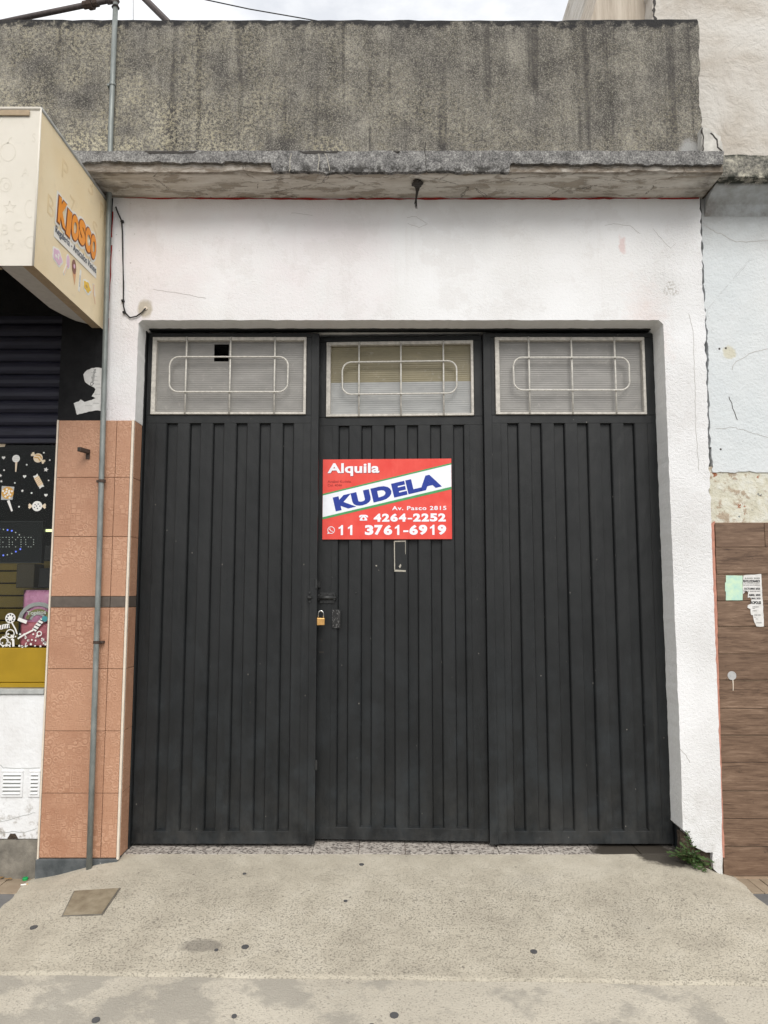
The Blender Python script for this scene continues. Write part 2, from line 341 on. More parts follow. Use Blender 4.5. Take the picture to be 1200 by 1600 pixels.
def f_peel(b):
    p = b.pos(); n = b.noise(p, 22, 6, .7); k = b.noise(b.map(p, loc=(7, 3, 1)), 13, 6, .7)
    c = b.ramp(n, [(.3, (.50, .47, .36)), (.5, (.62, .60, .50)), (.7, (.68, .68, .62))])
    c = b.mix(b.mr(k, .57, .63, 0, .8), c, (.36, .27, .19))
    c = b.mix(b.mr(b.noise(b.map(p, loc=(1, 9, 4)), 15, 5, .7), .64, .67), c, (.34, .13, .06))
    c = b.mix(b.mr(b.noise(b.map(p, loc=(5, 5, 9)), 17, 5, .7), .67, .70), c, (.07, .09, .11))
    return dict(col=c, rough=.9, nrm=b.bump(b.m('ADD', n, k), .8, .015))
mat('peeled_plaster', f_peel)
def f_wood(b):
    p = b.pos(); r = b.rnd(); off = b.m('MULTIPLY', r, 30)
    cx = b.n.new('ShaderNodeCombineXYZ'); b.put(cx.inputs[0], off); b.put(cx.inputs[2], off)
    va = b.n.new('ShaderNodeVectorMath'); b.put(va.inputs[0], p); b.put(va.inputs[1], cx.outputs[0]); q = va.outputs[0]
    g = b.noise(b.map(q, (4, 2, 60)), 1.7, 9, .78, .7); g2 = b.noise(b.map(q, (2.0, 1, 8)), 2.2, 5, .6, 1.2)
    c = b.ramp(b.mr(b.m('ADD', b.m('MULTIPLY', g, .65), b.m('MULTIPLY', g2, .35)), .35, .65), [(0, (.030, .018, .012)), (.3, (.110, .066, .042)), (.65, (.195, .125, .083)), (1, (.31, .215, .150))])
    c = b.mix(b.mr(r, 0, 1, 0, .30), c, (.15, .092, .060))
    kn = b.m('MULTIPLY', b.mr(b.noise(q, 11, 5, .7), .64, .72), .8)
    c = b.mix(kn, c, (.04, .027, .02))
    return dict(col=c, rough=.55, spec=.35, nrm=b.bump(g, .3, .004))
mat('wood_look_tile', f_wood)
plain('plank_grout', (.46, .33, .23), .9, 0, .15)
plain('terracotta_edge', (.46, .22, .16), .85, 0, .2, 40, .4)
def f_beige(b):
    p = b.pos(); n = b.noise(p, 2.2, 5, .6, .5); f = b.noise(p, 40, 5, .65)
    c = b.ramp(n, [(.3, (.43, .385, .33)), (.5, (.55, .52, .475)), (.7, (.61, .59, .555))])
    c = b.mix(b.mr(b.noise(b.map(p, (1, 1, .4)), 5, 6, .65), .58, .72, 0, .35), c, (.34, .30, .27))
    return dict(col=c, rough=.9, spec=.2, nrm=b.bump(b.m('ADD', b.m('MULTIPLY', b.noise(p, 6, 5, .6, 1.5), 2), f), .45, .02))
mat('beige_plaster', f_beige)
def f_brushed(b):
    p = b.pos(); n = b.noise(b.map(p, (14, 14, .8)), 2, 5, .65)
    return dict(col=b.ramp(n, [(.3, (.33, .28, .225)), (.5, (.46, .40, .33)), (.7, (.56, .50, .42))]), rough=.9, nrm=b.bump(n, .6, .02))
mat('brushed_render', f_brushed)
def f_ramp(b):
    p = b.pos(); x, y, z = b.xyz()
    big = b.noise(p, 1.5, 5, .6); med = b.noise(p, 6, 5, .65); f = b.noise(p, 110, 4, .65)
    c = b.ramp(b.mr(b.m('ADD', b.m('MULTIPLY', big, .6), b.m('MULTIPLY', med, .4)), .36, .64), [(0, (.41, .370, .298)), (.5, (.49, .446, .360)), (1, (.555, .51, .42))])
    rough = b.m('MULTIPLY', b.mr(b.noise(b.map(p, loc=(3, 3, 0)), 1.8, 4, .6), .30, .52, .40, 1), b.mr(y, -.02, -.40, .30, 1))
    pn = b.noise(p, 125, 2, .55); pn2 = b.noise(b.map(p, loc=(2, 5, 0)), 46, 2, .5)
    pit = b.m('MAXIMUM', b.mr(pn, .56, .63), b.m('MULTIPLY', b.mr(pn2, .66, .70), .9))
    c = b.mix(b.m('MULTIPLY', b.m('MULTIPLY', pit, rough), .55), c, (.130, .118, .100))
    grit = b.mr(b.noise(p, 190, 3, .7), .56, .68)
    c = b.mix(b.m('MULTIPLY', grit, .35), c, (.56, .53, .45))
    v2 = b.vor(b.map(p, loc=(4, 4, 0)), 24, 'F1'); v2r = b.xyz(b.vor(b.map(p, loc=(4, 4, 0)), 24, 'F1', 'Color'))[0]
    c = b.mix(b.m('MULTIPLY', b.m('MULTIPLY', b.mr(v2, .1, .2, .7, 0), b.m('GREATER_THAN', v2r, .93)), .8), c, (.07, .065, .06))
    c = b.mix(b.m('MULTIPLY', b.mr(b.noise(b.map(p, loc=(8, 1, 0)), 3.3, 6, .65), .55, .72), .22), c, (.26, .24, .205))
    c = b.mix(b.gspot(1.55, .05, .16, .13, .5, 9), c, (.075, .066, .054))
    c = b.mix(b.m('MULTIPLY', b.gspot(-.80, -.80, .09, .05, .5, 12), .6), c, (.17, .155, .135))
    return dict(col=c, rough=.9, spec=.25, nrm=b.bump(b.m('ADD', b.m('SUBTRACT', b.m('MULTIPLY', f, .8), b.m('MULTIPLY', b.m('MULTIPLY', pit, rough), 1.1)), med), .55, .010))
mat('ramp_concrete', f_ramp)
def f_apron(b):
    p = b.pos(); x, y, z = b.xyz(); f = b.noise(p, 110, 4, .65); med = b.noise(b.map(p, (1, 1.4, 1)), 4.2, 6, .62, .5)
    pt = b.noise(b.map(p, (1, 1.1, 1)), 4.6, 6, .66)
    lf_ = b.mr(x, .1, -.9, .0, .10)
    c = b.ramp(b.noise(p, 2.2, 4, .6), [(.3, (.44, .402, .332)), (.7, (.54, .497, .415))])
    pm_ = b.mr(b.m('ADD', pt, lf_), .53, .62)
    c = b.mix(b.m('MULTIPLY', pm_, .6), c, (.26, .243, .213))
    c = b.mix(b.m('MULTIPLY', b.mr(b.noise(b.map(p, loc=(6, 2, 0)), 6, 6, .7), .62, .68), .5), c, (.53, .50, .43))
    pn = b.mr(b.noise(p, 115, 2, .55), .57, .64); c = b.mix(b.m('MULTIPLY', b.m('MULTIPLY', pn, b.m('SUBTRACT', 1, pm_)), .45), c, (.15, .135, .115))
    c = b.mix(b.mr(b.noise(p, 190, 3, .7), .56, .68, 0, .35), c, (.56, .53, .46))
    c = b.mix(b.mr(b.noise(p, 17, 5, .7), .64, .70, 0, .6), c, (.17, .155, .135))
    return dict(col=c, rough=.9, spec=.25, nrm=b.bump(b.m('ADD', f, b.m('MULTIPLY', pt, 2)), .5, .010))
mat('apron_concrete', f_apron)
def f_granito(b):
    p = b.pos(); v = b.vor(p, 85, 'F1', 'Color'); r = b.xyz(v)[0]
    c = b.ramp(r, [(0, (.10, .09, .085)), (.25, (.22, .19, .17)), (.4, (.42, .38, .34)), (1, (.56, .52, .47))])
    c = b.mix(b.gspot(1.42, .12, .28, .16, .4, 8), c, (.055, .047, .038))
    return dict(col=c, rough=.6, nrm=b.bump(b.noise(p, 90), .2, .004))
mat('granite_tile', f_granito)
def f_wt(ca, cb):
    def f(b):
        p = b.pos(); n = b.noise(p, 9, 6, .65); r = b.rnd()
        c = b.mix(b.mr(n, .3, .7), ca, cb); c = b.mix(b.mr(r, 0, 1, 0, .4), c, tuple(v*.7 for v in ca))
        return dict(col=c, rough=.85, nrm=b.bump(b.m('ADD', n, b.noise(p, 80)), .4, .006))
    return f
mat('paver_beige', f_wt((.28, .215, .15), (.40, .32, .23)))
mat('paver_grey', f_wt((.135, .135, .135), (.21, .205, .20)))
mat('dirty_base', f_wt((.11, .10, .085), (.30, .275, .23)))
mat('asphalt', f_wt((.04, .04, .04), (.065, .064, .062)))
mat('sidewalk_base', f_wt((.17, .155, .135), (.23, .21, .18)))
def f_cover(b):
    p = b.pos(); n = b.noise(p, 14, 6, .65)
    c = b.ramp(n, [(.3, (.19, .15, .10)), (.5, (.27, .225, .155)), (.7, (.34, .29, .21))])
    return dict(col=c, rough=.75, metal=.1, nrm=b.bump(n, .4, .006))
mat('cover_metal', f_cover)
mat('gum', lambda b: dict(col=b.mix(b.noise(b.pos(), 60), (.06, .06, .065), (.10, .10, .10)), rough=.85))
mat('crack_dark', (.035, .03, .026))
plain('red_paint', (.30, .022, .018), .7, 0, .3, 50, .4)
def f_kwhite(b):
    p = b.pos(); x, y, z = b.xyz(); n = b.noise(p, 6, 5, .6)
    c = b.mix(b.mr(n, .35, .7), (.76, .77, .78), (.69, .69, .69))
    c = b.mix(b.m('MULTIPLY', b.mr(z, .32, .06, .1, 1), b.mr(b.noise(p, 14, 6, .7), .52, .64)), c, (.30, .27, .23))
    return dict(col=c, rough=.8, nrm=b.bump(b.noise(p, 50, 5), .4, .008))
mat('kiosk_white_wall', f_kwhite)
plain('ochre_panel', (.33, .205, .006), .45, 0, .1, 8); plain('slatwall_yellow', (.20, .13, .012), .5)
plain('sill_grey', (.38, .39, .38), .6, 0, .2, 18); plain('led_case', (.006, .007, .0075), .35, spec=.12)
plain('frame_dark', (.03, .032, .033), .4)
plain('bag_pink', (.58, .24, .40), .3, 0, .15, 20, .5); plain('bag_red', (.55, .16, .20), .3, 0, .2, 20, .5); plain('bag_grey', (.42, .42, .42), .3, 0, .1); plain('bag_olive', (.25, .24, .10), .35)
plain('box_dark', (.015, .013, .012), .5); plain('box_tan', (.075, .055, .03), .5); plain('teal', (.05, .25, .28), .4)
mat('led_white', lambda b: dict(col=(.7, .75, .7), emit=(.8, .85, .75), es=.16)); mat('led_blue', lambda b: dict(col=(.1, .15, .9), emit=(.16, .24, 1), es=.8))
mat('tube_light', lambda b: dict(col=(.9, .95, .92), emit=(.85, 1, .95), es=3.5)); mat('strip_light', lambda b: dict(col=(.8, .85, .5), emit=(.85, .95, .45), es=1.2))
plain('cap_green', (.01, .33, .09), .35); plain('butt_white', (.75, .73, .70), .8); plain('butt_tan', (.5, .3, .13), .8)
def f_leaf(b):
    r = b.noise(b.pos(), 30, 3)
    return dict(col=b.ramp(r, [(.3, (.022, .048, .012)), (.55, (.050, .092, .024)), (.75, (.10, .145, .045))]), rough=.55, spec=.3)
mat('weed_leaf', f_leaf); plain('weed_stem', (.10, .085, .04), .7); plain('dry_leaf', (.25, .15, .06), .8)
def glass_mat():
    m = bpy.data.materials.new('window_glass'); m.use_nodes = True; n = m.node_tree.nodes; n.clear(); l = m.node_tree.links.new
    o = n.new('ShaderNodeOutputMaterial'); t = n.new('ShaderNodeBsdfTransparent'); t.inputs[0].default_value = (.90, .92, .91, 1)
    g = n.new('ShaderNodeBsdfGlossy'); g.inputs['Roughness'].default_value = .02; f = n.new('ShaderNodeFresnel'); f.inputs[0].default_value = 1.22; x = n.new('ShaderNodeMixShader')
    l(f.outputs[0], x.inputs[0]); l(t.outputs[0], x.inputs[1]); l(g.outputs[0], x.inputs[2]); l(x.outputs[0], o.inputs[0]); MATS['window_glass'] = m
glass_mat()

# ------------------------------------------------------------------ mesh helpers
WM = {}
def wm(o): return WM.get(o.name, Matrix.Identity(4)) if o else Matrix.Identity(4)
def empty(name, label, cat, loc, rz=0, group=None):
    o = bpy.data.objects.new(name, None); COL.objects.link(o); o.empty_display_size = .1
    o.location = loc; o.rotation_euler = (0, 0, rz); WM[o.name] = Matrix.Translation(loc) @ Matrix.Rotation(rz, 4, 'Z')
    o['label'] = label; o['category'] = cat
    if group: o['group'] = group
    return o
def tag(o, label, cat, group=None):
    o['label'] = label; o['category'] = cat
    if group: o['group'] = group
    return o
def link(name, me, m, parent=None, local=False, loc=None, smooth=False, kind=None, label=None):
    o = bpy.data.objects.new(name, me); COL.objects.link(o)
    if m and not me.materials: me.materials.append(MATS[m])
    if smooth:
        for p in me.polygons: p.use_smooth = True
    if loc: o.location = loc
    if parent:
        o.parent = parent
        if local: WM[o.name] = wm(parent) @ Matrix.Translation(loc or (0, 0, 0))
        else:
            o.matrix_parent_inverse = wm(parent).inverted(); WM[o.name] = Matrix.Translation(loc or (0, 0, 0))
    else: WM[o.name] = Matrix.Translation(loc or (0, 0, 0))
    if kind: o['kind'] = kind
    if label: o['label'] = label
    return o
def obj(name, bm, m, parent=None, **k):
    bmesh.ops.recalc_face_normals(bm, faces=bm.faces)
    me = bpy.data.meshes.new(name); bm.to_mesh(me); bm.free()
    return link(name, me, m, parent, **k)
def NB(): return bmesh.new()
def box(bm, x0, x1, y0, y1, z0, z1, bev=0, seg=1):
    r = bmesh.ops.create_cube(bm, size=1)
    bmesh.ops.scale(bm, vec=(x1-x0, y1-y0, z1-z0), verts=r['verts']); bmesh.ops.translate(bm, vec=((x0+x1)/2, (y0+y1)/2, (z0+z1)/2), verts=r['verts'])
    if bev:
        es = list({e for v in r['verts'] for e in v.link_edges})
        bmesh.ops.bevel(bm, geom=es, offset=bev, segments=seg, affect='EDGES', profile=.5)
    return bm
def bx(*a, **k): return box(NB(), *a, **k)
def prism(bm, pts, y0, y1):          # outline in (x, z), front at y0
    f = [bm.verts.new((x, y0, z)) for x, z in pts]; k = [bm.verts.new((x, y1, z)) for x, z in pts]
    bm.faces.new(f); bm.faces.new(k[::-1]); n = len(pts)
    for i in range(n): bm.faces.new((f[i], k[i], k[(i+1) % n], f[(i+1) % n]))
    return bm
def rough_line(pts, step, amp, seed=0):    # an outline whose edges wander a little
    out = []
    for i in range(len(pts)-1):
        a, b_ = Vector(pts[i]), Vector(pts[i+1]); d = b_-a; n = max(1, int(d.length/step)); nr = Vector((-d.y, d.x)); nr.normalize()
        for k in range(n):
            q = a+d*(k/n); 
            if k: q = q+nr*amp*(mn.noise(Vector((q.x*23+seed, q.y*23, seed*3.7)))*1.3+mn.noise(Vector((q.x*71, q.y*71, seed)))*.7)
            out.append((q.x, q.y))
    out.append(tuple(pts[-1])); return out
def tube(bm, pts, r, n=10, cap=True):
    pts = [Vector(p) for p in pts]; rings = []
    for i, p in enumerate(pts):
        t = (pts[min(i+1, len(pts)-1)]-pts[max(i-1, 0)]).normalized()
        a = t.cross(Vector((0, 0, 1))); 
        if a.length < .05: a = t.cross(Vector((0, 1, 0)))
        a.normalize(); c = t.cross(a)
        rr = r[i] if isinstance(r, (list, tuple)) else r
        rings.append([bm.verts.new(p+(a*math.cos(2*math.pi*k/n)+c*math.sin(2*math.pi*k/n))*rr) for k in range(n)])
    for i in range(len(rings)-1):
        for k in range(n): bm.faces.new((rings[i][k], rings[i][(k+1) % n], rings[i+1][(k+1) % n], rings[i+1][k]))
    if cap: bm.faces.new(rings[0][::-1]); bm.faces.new(rings[-1])
    return bm
def disc(bm, cx, cz, r, y0, y1, n=16, rx=None):
    return prism(bm, [(cx+(rx or r)*math.cos(2*math.pi*k/n), cz+r*math.sin(2*math.pi*k/n)) for k in range(n)], y0, y1)
def strip(bm, pts, w, y0, y1):       # thin band along a polyline in the facade plane
    l, r_ = [], []
    for i, p in enumerate(pts):
        a = Vector(pts[max(i-1, 0)]); c = Vector(pts[min(i+1, len(pts)-1)]); d = (c-a); d = d.normalized() if d.length else Vector((1, 0)); n = Vector((-d.y, d.x)); q = Vector(p)
        ww = (w[i] if isinstance(w, (list, tuple)) else w)/2
        l.append(tuple(q+n*ww)); r_.append(tuple(q-n*ww))
    return prism(bm, l+r_[::-1], y0, y1)
def text(s, off=0, shear=0, spc=1.0, ext=.004):    # glyph mesh in x-y
    cu = bpy.data.curves.new('t', 'FONT'); cu.body = s; cu.size = 1; cu.offset = off; cu.shear = shear; cu.space_character = spc; cu.extrude = ext; cu.resolution_u = 4
    o = bpy.data.objects.new('t', cu); COL.objects.link(o); bpy.context.view_layer.update()
    me = bpy.data.meshes.new_from_object(o.evaluated_get(bpy.context.evaluated_depsgraph_get())); bpy.data.objects.remove(o); bpy.data.curves.remove(cu); me.materials.clear(); return me
def fit(me, x0, x1, z0, z1, y, th=.0008, rot=0, flat=None):  # stretch glyphs into the facade box; front at y
    X = [v.co.x for v in me.vertices]; Y = [v.co.y for v in me.vertices]; Zz = [v.co.z for v in me.vertices]
    a, b_, c, d = min(X), max(X), min(Y), max(Y); zm = max(Zz) or 1
    for v in me.vertices:
        u = (v.co.x-a)/(b_-a); w = (v.co.y-c)/(d-c)
        lx, lz = x0+u*(x1-x0), z0+w*(z1-z0)
        if rot:
            dx, dz = lx-x0, lz-z0; lx = x0+dx*math.cos(rot)-dz*math.sin(rot); lz = z0+dx*math.sin(rot)+dz*math.cos(rot)
        v.co = (lx, y-(v.co.z/zm)*th*.5+th*.5, lz)
    me.update(); return me

# ================================================================== THE SETTING: ground
SW = lambda y: -.155+.012*min(y, 0)
def wob(x, y): return .004*mn.noise(Vector((x*2.3, y*2.3, 1)))+.0018*mn.noise(Vector((x*9, y*9, 5)))
bm = NB(); box(bm, -40, 40, -60, 40, -.5, -.34); obj('ground', bm, 'sidewalk_base', kind='structure')
bm = NB(); box(bm, -40, 40, -9.5, -2.15, -.337, -.312); obj('road', bm, 'asphalt', kind='structure')
bm = NB()
v = [bm.verts.new(q) for q in ((-12, .05, SW(0)-.012), (12, .05, SW(0)-.012), (12, -1.225, SW(-1.2)-.045), (-12, -1.225, SW(-1.2)-.045), (-12, -1.228, -.34), (12, -1.228, -.34))]
bm.faces.new((v[0], v[3], v[2], v[1])); bm.faces.new((v[3], v[4], v[5], v[2])); sidewalk = obj('sidewalk', bm, 'sidewalk_base', kind='structure')
pm = {}
def paver(x0, x1, y0, y1, m):
    k = (round(x1-x0, 3), round(y1-y0, 3), m)
    if k not in pm:
        b_ = bx(-k[0]/2+.0025, k[0]/2-.0025, -k[1]/2+.0025, k[1]/2-.0025, -.02, 0, bev=.002); me = bpy.data.meshes.new('paver'); bmesh.ops.recalc_face_normals(b_, faces=b_.faces); b_.to_mesh(me); b_.free(); pm[k] = me
    link('paver', pm[k], m, sidewalk, loc=((x0+x1)/2, (y0+y1)/2, SW((y0+y1)/2)+random.uniform(-.0012, .0012)))
for side in (-1, 1):
    n1 = 24 if side > 0 else 9; w1 = .066 if side > 0 else .2
    for k in range(n1):
        a = 1.845+k*w1; x0, x1 = sorted((side*a, side*(a+w1))); paver(x0, x1, -.2, -.002, 'paver_beige')
    for r_ in range(1, 6):
        for k in range(8):
            a = 1.80+k*.2; x0, x1 = sorted((side*a, side*(a+.2))); paver(x0, x1, -.2*(r_+1), -.2*r_, 'paver_grey' if (r_ < 4) else 'paver_beige')
JY = lambda x: -1.028-.024*x+.010*mn.noise(Vector((x*4, 0, 3)))
def ramp_z(x, y):
    p = -.052+(.110/1.09)*(min(y, .06)-.06)
    a, b_ = (-1.42, -1.93) if x < 0 else (1.52, 1.96)
    t = max(0, min(1, (x-a)/(b_-a))); t = t*t*(3-2*t); 
    e = max(0, (abs(x)-1.90+.03*mn.noise(Vector((x, y*6, 9))))/.1)
    return p*(1-t)+(SW(y)+.003)*t - .03*max(0, min(1, e)) + wob(x, y)
bm = NB(); NX, NY = 110, 40; gv = []
for j in range(NY+1):
    row = []
    for i in range(NX+1):
        x = -2.02+4.04*i/NX; y = .06+(JY(x)-.06)*j/NY; row.append(bm.verts.new((x, y, ramp_z(x, y))))
    gv.append(row)
for j in range(NY):
    for i in range(NX): bm.faces.new((gv[j][i], gv[j][i+1], gv[j+1][i+1], gv[j+1][i]))
for i in range(NX):      # front edge of the slab
    a, c = gv[NY][i], gv[NY][i+1]; bm.faces.new((a, c, bm.verts.new(c.co+Vector((0, 0, -.08))), bm.verts.new(a.co+Vector((0, 0, -.08)))))
ramp = obj('driveway_ramp', bm, 'ramp_concrete', kind='structure', smooth=True)
bm = NB(); gv = []
for j in range(13):
    row = []
    for i in range(NX+1):
        x = -6.05+12.1*i/NX; y0 = JY(x)-.004-.004*mn.noise(Vector((x*14, 2, 2))) if abs(x) < 2.02 else -1.23; y = y0+(-2.16-y0)*j/12
        zz = ramp_z(max(-1.4, min(1.4, x)), JY(x))-.004 if abs(x) < 2.02 else SW(-1.2)+.002
        row.append(bm.verts.new((x, y, zz-.145*(j/12)**1.25+wob(x, y)*.7)))
    gv.append(row)
for j in range(12):
    for i in range(NX): bm.faces.new((gv[j][i], gv[j][i+1], gv[j+1][i+1], gv[j+1][i]))
apron = obj('kerb_apron', bm, 'apron_concrete', kind='structure', smooth=True)
for px, py, r_ in ((383, 1479, .016), (565, 1352, .013), (382, 1366, .010), (834, 1486, .015), (53, 1449, .017), (540, 1408, .010), (338, 1484, .009)):
    x, y = G(px, py, -.10); x, y = G(px, py, ramp_z(x, y)); x, y = G(px, py, ramp_z(x, y))
    bm = NB(); n = 14; top = [bm.verts.new((x+r_*(1+.2*mn.noise(Vector((k, px, 0))))*math.cos(6.283*k/n), y+r_*(1.1+.2*mn.noise(Vector((k, py, 3))))*math.sin(6.283*k/n), ramp_z(x, y)+.0028)) for k in range(n)]
    bm.faces.new(top); bmesh.ops.extrude_face_region(bm, geom=bm.faces[:]); 
    for q in top: q.co.z -= .006
    obj('gum_spot', bm, 'gum', ramp)
for px, py, r_ in ((616, 1583, .017), (581, 1597, .013), (150, 1589, .015), (366, 1584, .010), (180, 1597, .008)):
    x, y = G(px, py, -.175)
    bm = NB(); n = 12; f = [bm.verts.new((x+r_*math.cos(6.283*k/n), y+r_*math.sin(6.283*k/n), -.166)) for k in range(n)]; g = [bm.verts.new((q.co.x, q.co.y, -.21)) for q in f]
    bm.faces.new(f)
    for k in range(n): bm.faces.new((f[k], g[k], g[(k+1) % n], f[(k+1) % n]))
    for q in f: q.co.z = -.1665-.145*((q.co.y+1.03)/-1.13)**1.25+.004
    obj('gum_spot', bm, 'gum', apron)

# ================================================================== garage building
XL, XR, ZT = -1.447, 1.645, 2.990
gar = empty('garage_building', 'white garage front with stained grey concrete parapet above the black gate', 'building', (0, .2, -.15))
out = [P(1066.7, 1296), P(1078, 1307), P(1083, 1322), P(1093, 1327), P(1103, 1332), P(1114, 1332), P(1113, 1343), P(1115, 1358), P(1129, 1372)]
pl = rough_line([(-1.625, 3.76), (-1.625, -.25), (-1.462, -.25), (-1.462, 2.384), (XL, 2.388), (XL, ZT-.02), (XL+.02, ZT), (XR-.025, ZT), (XR, ZT-.025), (XR, .4), out[0]], .03, .0022, 1)[:-1]
pl += rough_line(out, .03, .004, 2)
pl += [(1.856, -.25), (1.864, -.25)] if False else []
pl += rough_line([out[-1], (1.862, .3), (1.868, 1.2), (1.876, 1.9)], .03, .003, 3)[1:]
pl += rough_line([(1.876, 1.9), (1.882, 2.5), (1.895, 3.0), (1.887, 3.2), (1.897, 3.5), (1.892, 3.76)], .016, .0085, 3)[1:]
bm = NB(); prism(bm, pl, 0, .30)
for f in bm.faces:
    pass
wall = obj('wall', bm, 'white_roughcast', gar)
me = wall.data; me.materials.append(MATS['reveal_plaster'])
for p in me.polygons:
    c = p.center
    if abs(p.normal.y) < .5 and (abs(c.x) < 1.70) and c.z < 3.1: p.material_index = 1
bm = NB(); box(bm, 1.70, 1.90, .06, .32, -.3, 3.9); obj('masonry_core', bm, 'broken_masonry', gar)
# red paint lines left where two coats meet
rp_ = [P(x, y, -.002) for x, y in ((188, 306), (240, 308), (330, 308.5), (430, 309), (540, 309.5), (640, 309), (760, 309), (880, 309), (1000, 308), (1092, 308))]
rl = [(x, z-.006) for x, z in rough_line(rp_, .03, .003, 5)]
obj('red_paint_line', strip(NB(), rl, [.0035+.016*max(0, mn.noise(Vector((i*.21, 2, 0)))+.32+.35*mn.noise(Vector((i*.9, 5, 0)))) for i in range(len(rl))], -.003, .004), 'red_paint', gar)
for z0, z1 in ((3.05, 3.45), (2.72, 3.0), (3.5, 3.66)):
    l_ = rough_line([(-1.623, z1), (-1.625, z0)], .03, .002, 6); obj('red_paint_line', strip(NB(), l_, [random.uniform(.004, .009) for _ in l_], -.003, .004), 'red_paint', gar)
# ledge: core slab, front coat with two broken stretches
def ledge_core():
    bm = NB(); NL = 260; rows = []
    for i in range(NL+1):
        x = -4.6+6.512*i/NL; n1 = mn.noise(Vector((x*3.1, 0, 4))); n2 = mn.noise(Vector((x*13, 3, 1))); ch_ = max(0, n1+.45*n2-.05)*.030+.003
        pf = [(.1, 3.862), (-.266, 3.862), (-.266+.006*n2, 3.79), (-.268+.005*mn.noise(Vector((x*17, 8, 1))), 3.748+ch_), (-.262+ch_*.9, 3.748+.003*n2)]
        pf += [(-.24+.34*t+ch_*.4*(1-t), 3.748+.004*mn.noise(Vector((x*5, t*3, 2)))+.0025*mn.noise(Vector((x*16, t*8, 7)))) for t in (0, .14, .28, .42, .56, .70)] + [(.1, 3.748)]
        rows.append([bm.verts.new((x, a, c)) for a, c in pf])
    n = len(rows[0])
    for i in range(NL):
        for j in range(n): q = (j+1) % n; bm.faces.new((rows[i][j], rows[i+1][j], rows[i+1][q], rows[i][q]))
    bm.faces.new(rows[0][::-1]); bm.faces.new(rows[-1]); return bm
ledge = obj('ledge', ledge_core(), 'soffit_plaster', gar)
def zl(px, py): return P(px, py, -.285)
lo = [zl(-900, 253), zl(60, 254), zl(180, 253), zl(330, 254), zl(345, 256), zl(352, 252), zl(380, 254), zl(424, 255), zl(427, 268.5), zl(600, 269), zl(796, 268.5), zl(798, 256), zl(850, 255.5), zl(900, 257), zl(960, 256), zl(1040, 258), zl(1129, 257)]
lo = rough_line(lo, .014, .0075, 8)
up = rough_line([(1.915, 3.866), (-4.6, 3.868)], .05, .004, 9)
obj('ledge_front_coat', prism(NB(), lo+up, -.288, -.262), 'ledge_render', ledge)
obj('ledge_top_coat', bx(-4.6, 1.905, -.27, .02, 3.858, 3.871, bev=.002), 'ledge_render', ledge)
for x0, x1 in ((-.48, -.25), (.05, .09), (-1.35, -1.05)):  # broken pieces at the top edge
    obj('ledge_chip', prism(NB(), rough_line([(x0, 3.864), (x1, 3.864), (x1-.02, 3.852), (x0+.03, 3.850), (x0, 3.864)], .03, .004, x0*9)[:-1], -.2905, -.28), 'crack_dark', ledge)
for pts in ([(497, 237), (499, 250), (497, 268)], [(507, 237), (512, 252), (515, 267)], [(665, 222), (664, 240), (666, 268)], [(455, 240), (452, 268)]):
    obj('crack', strip(NB(), rough_line([zl(*q) for q in pts], .012, .004, pts[0][0]), .004, -.2892, -.28), 'crack_dark' if pts[0][0] == 665 else 'glue_white', ledge)
# parapet
pr_ = [(-4.6, 3.86), (-4.6, 4.872)] + rough_line([(-4.6, 4.872), (-1, 4.866), (1.0, 4.862), P(1089, 30, -.04), P(1091, 34, -.04)], .06, .004, 11)[1:]
pr_ += rough_line([P(1091, 34, -.04), P(1094, 110, -.04), P(1092, 128, -.04), P(1093, 160, -.04), P(1097, 185, -.04), P(1098, 240, -.04)], .02, .007, 12)[1:]
obj('parapet', prism(NB(), pr_, -.04, .10), 'parapet_concrete', gar)
ch = [P(1097, 240, -.10), P(1096, 199, -.10), P(1108, 200, -.10), P(1118, 208, -.10), P(1126, 213, -.10), P(1128, 222, -.10), P(1130, 240, -.10)]
obj('broken_plaster', prism(NB(), rough_line(ch+[ch[0]], .012, .006, 13)[:-1], -.10, .05), 'lump_plaster', gar, label='broken pale plaster lump on the right end of the ledge')
obj('crack', strip(NB(), rough_line([P(1098, 238, -.1), P(1099, 215, -.1), P(1097, 200, -.1)], .01, .004, 3), .006, -.103, -.09), 'crack_dark', gar)
obj('crack', strip(NB(), rough_line([P(1110, 208, -.1), P(1120, 218, -.1), P(1121, 230, -.1), P(1128, 236, -.1)], .01, .006, 4), .007, -.103, -.09), 'crack_dark', gar)
# cracks in the white wall
for pts, w_ in (([(1076, 490), (1083, 520), (1084, 560), (1086, 610), (1087, 660), (1090, 710), (1092, 735)], .0032), ([(945, 352), (962, 350), (985, 353), (1000, 365)], .0022), ([(1020, 357), (1035, 375), (1048, 388), (1056, 380)], .002), ([(1062, 1170), (1072, 1180), (1078, 1192)], .004), ([(636, 340), (650, 338), (668, 350), (655, 356), (637, 349)], .002), ([(240, 452), (290, 460), (322, 466)], .0025), ([(455, 333), (470, 334), (488, 337)], .002)):
    obj('crack', strip(NB(), rough_line([P(*q) for q in pts], .012, .0035, pts[0][0]), w_*.65, -.0012, .004), 'hairline', gar)
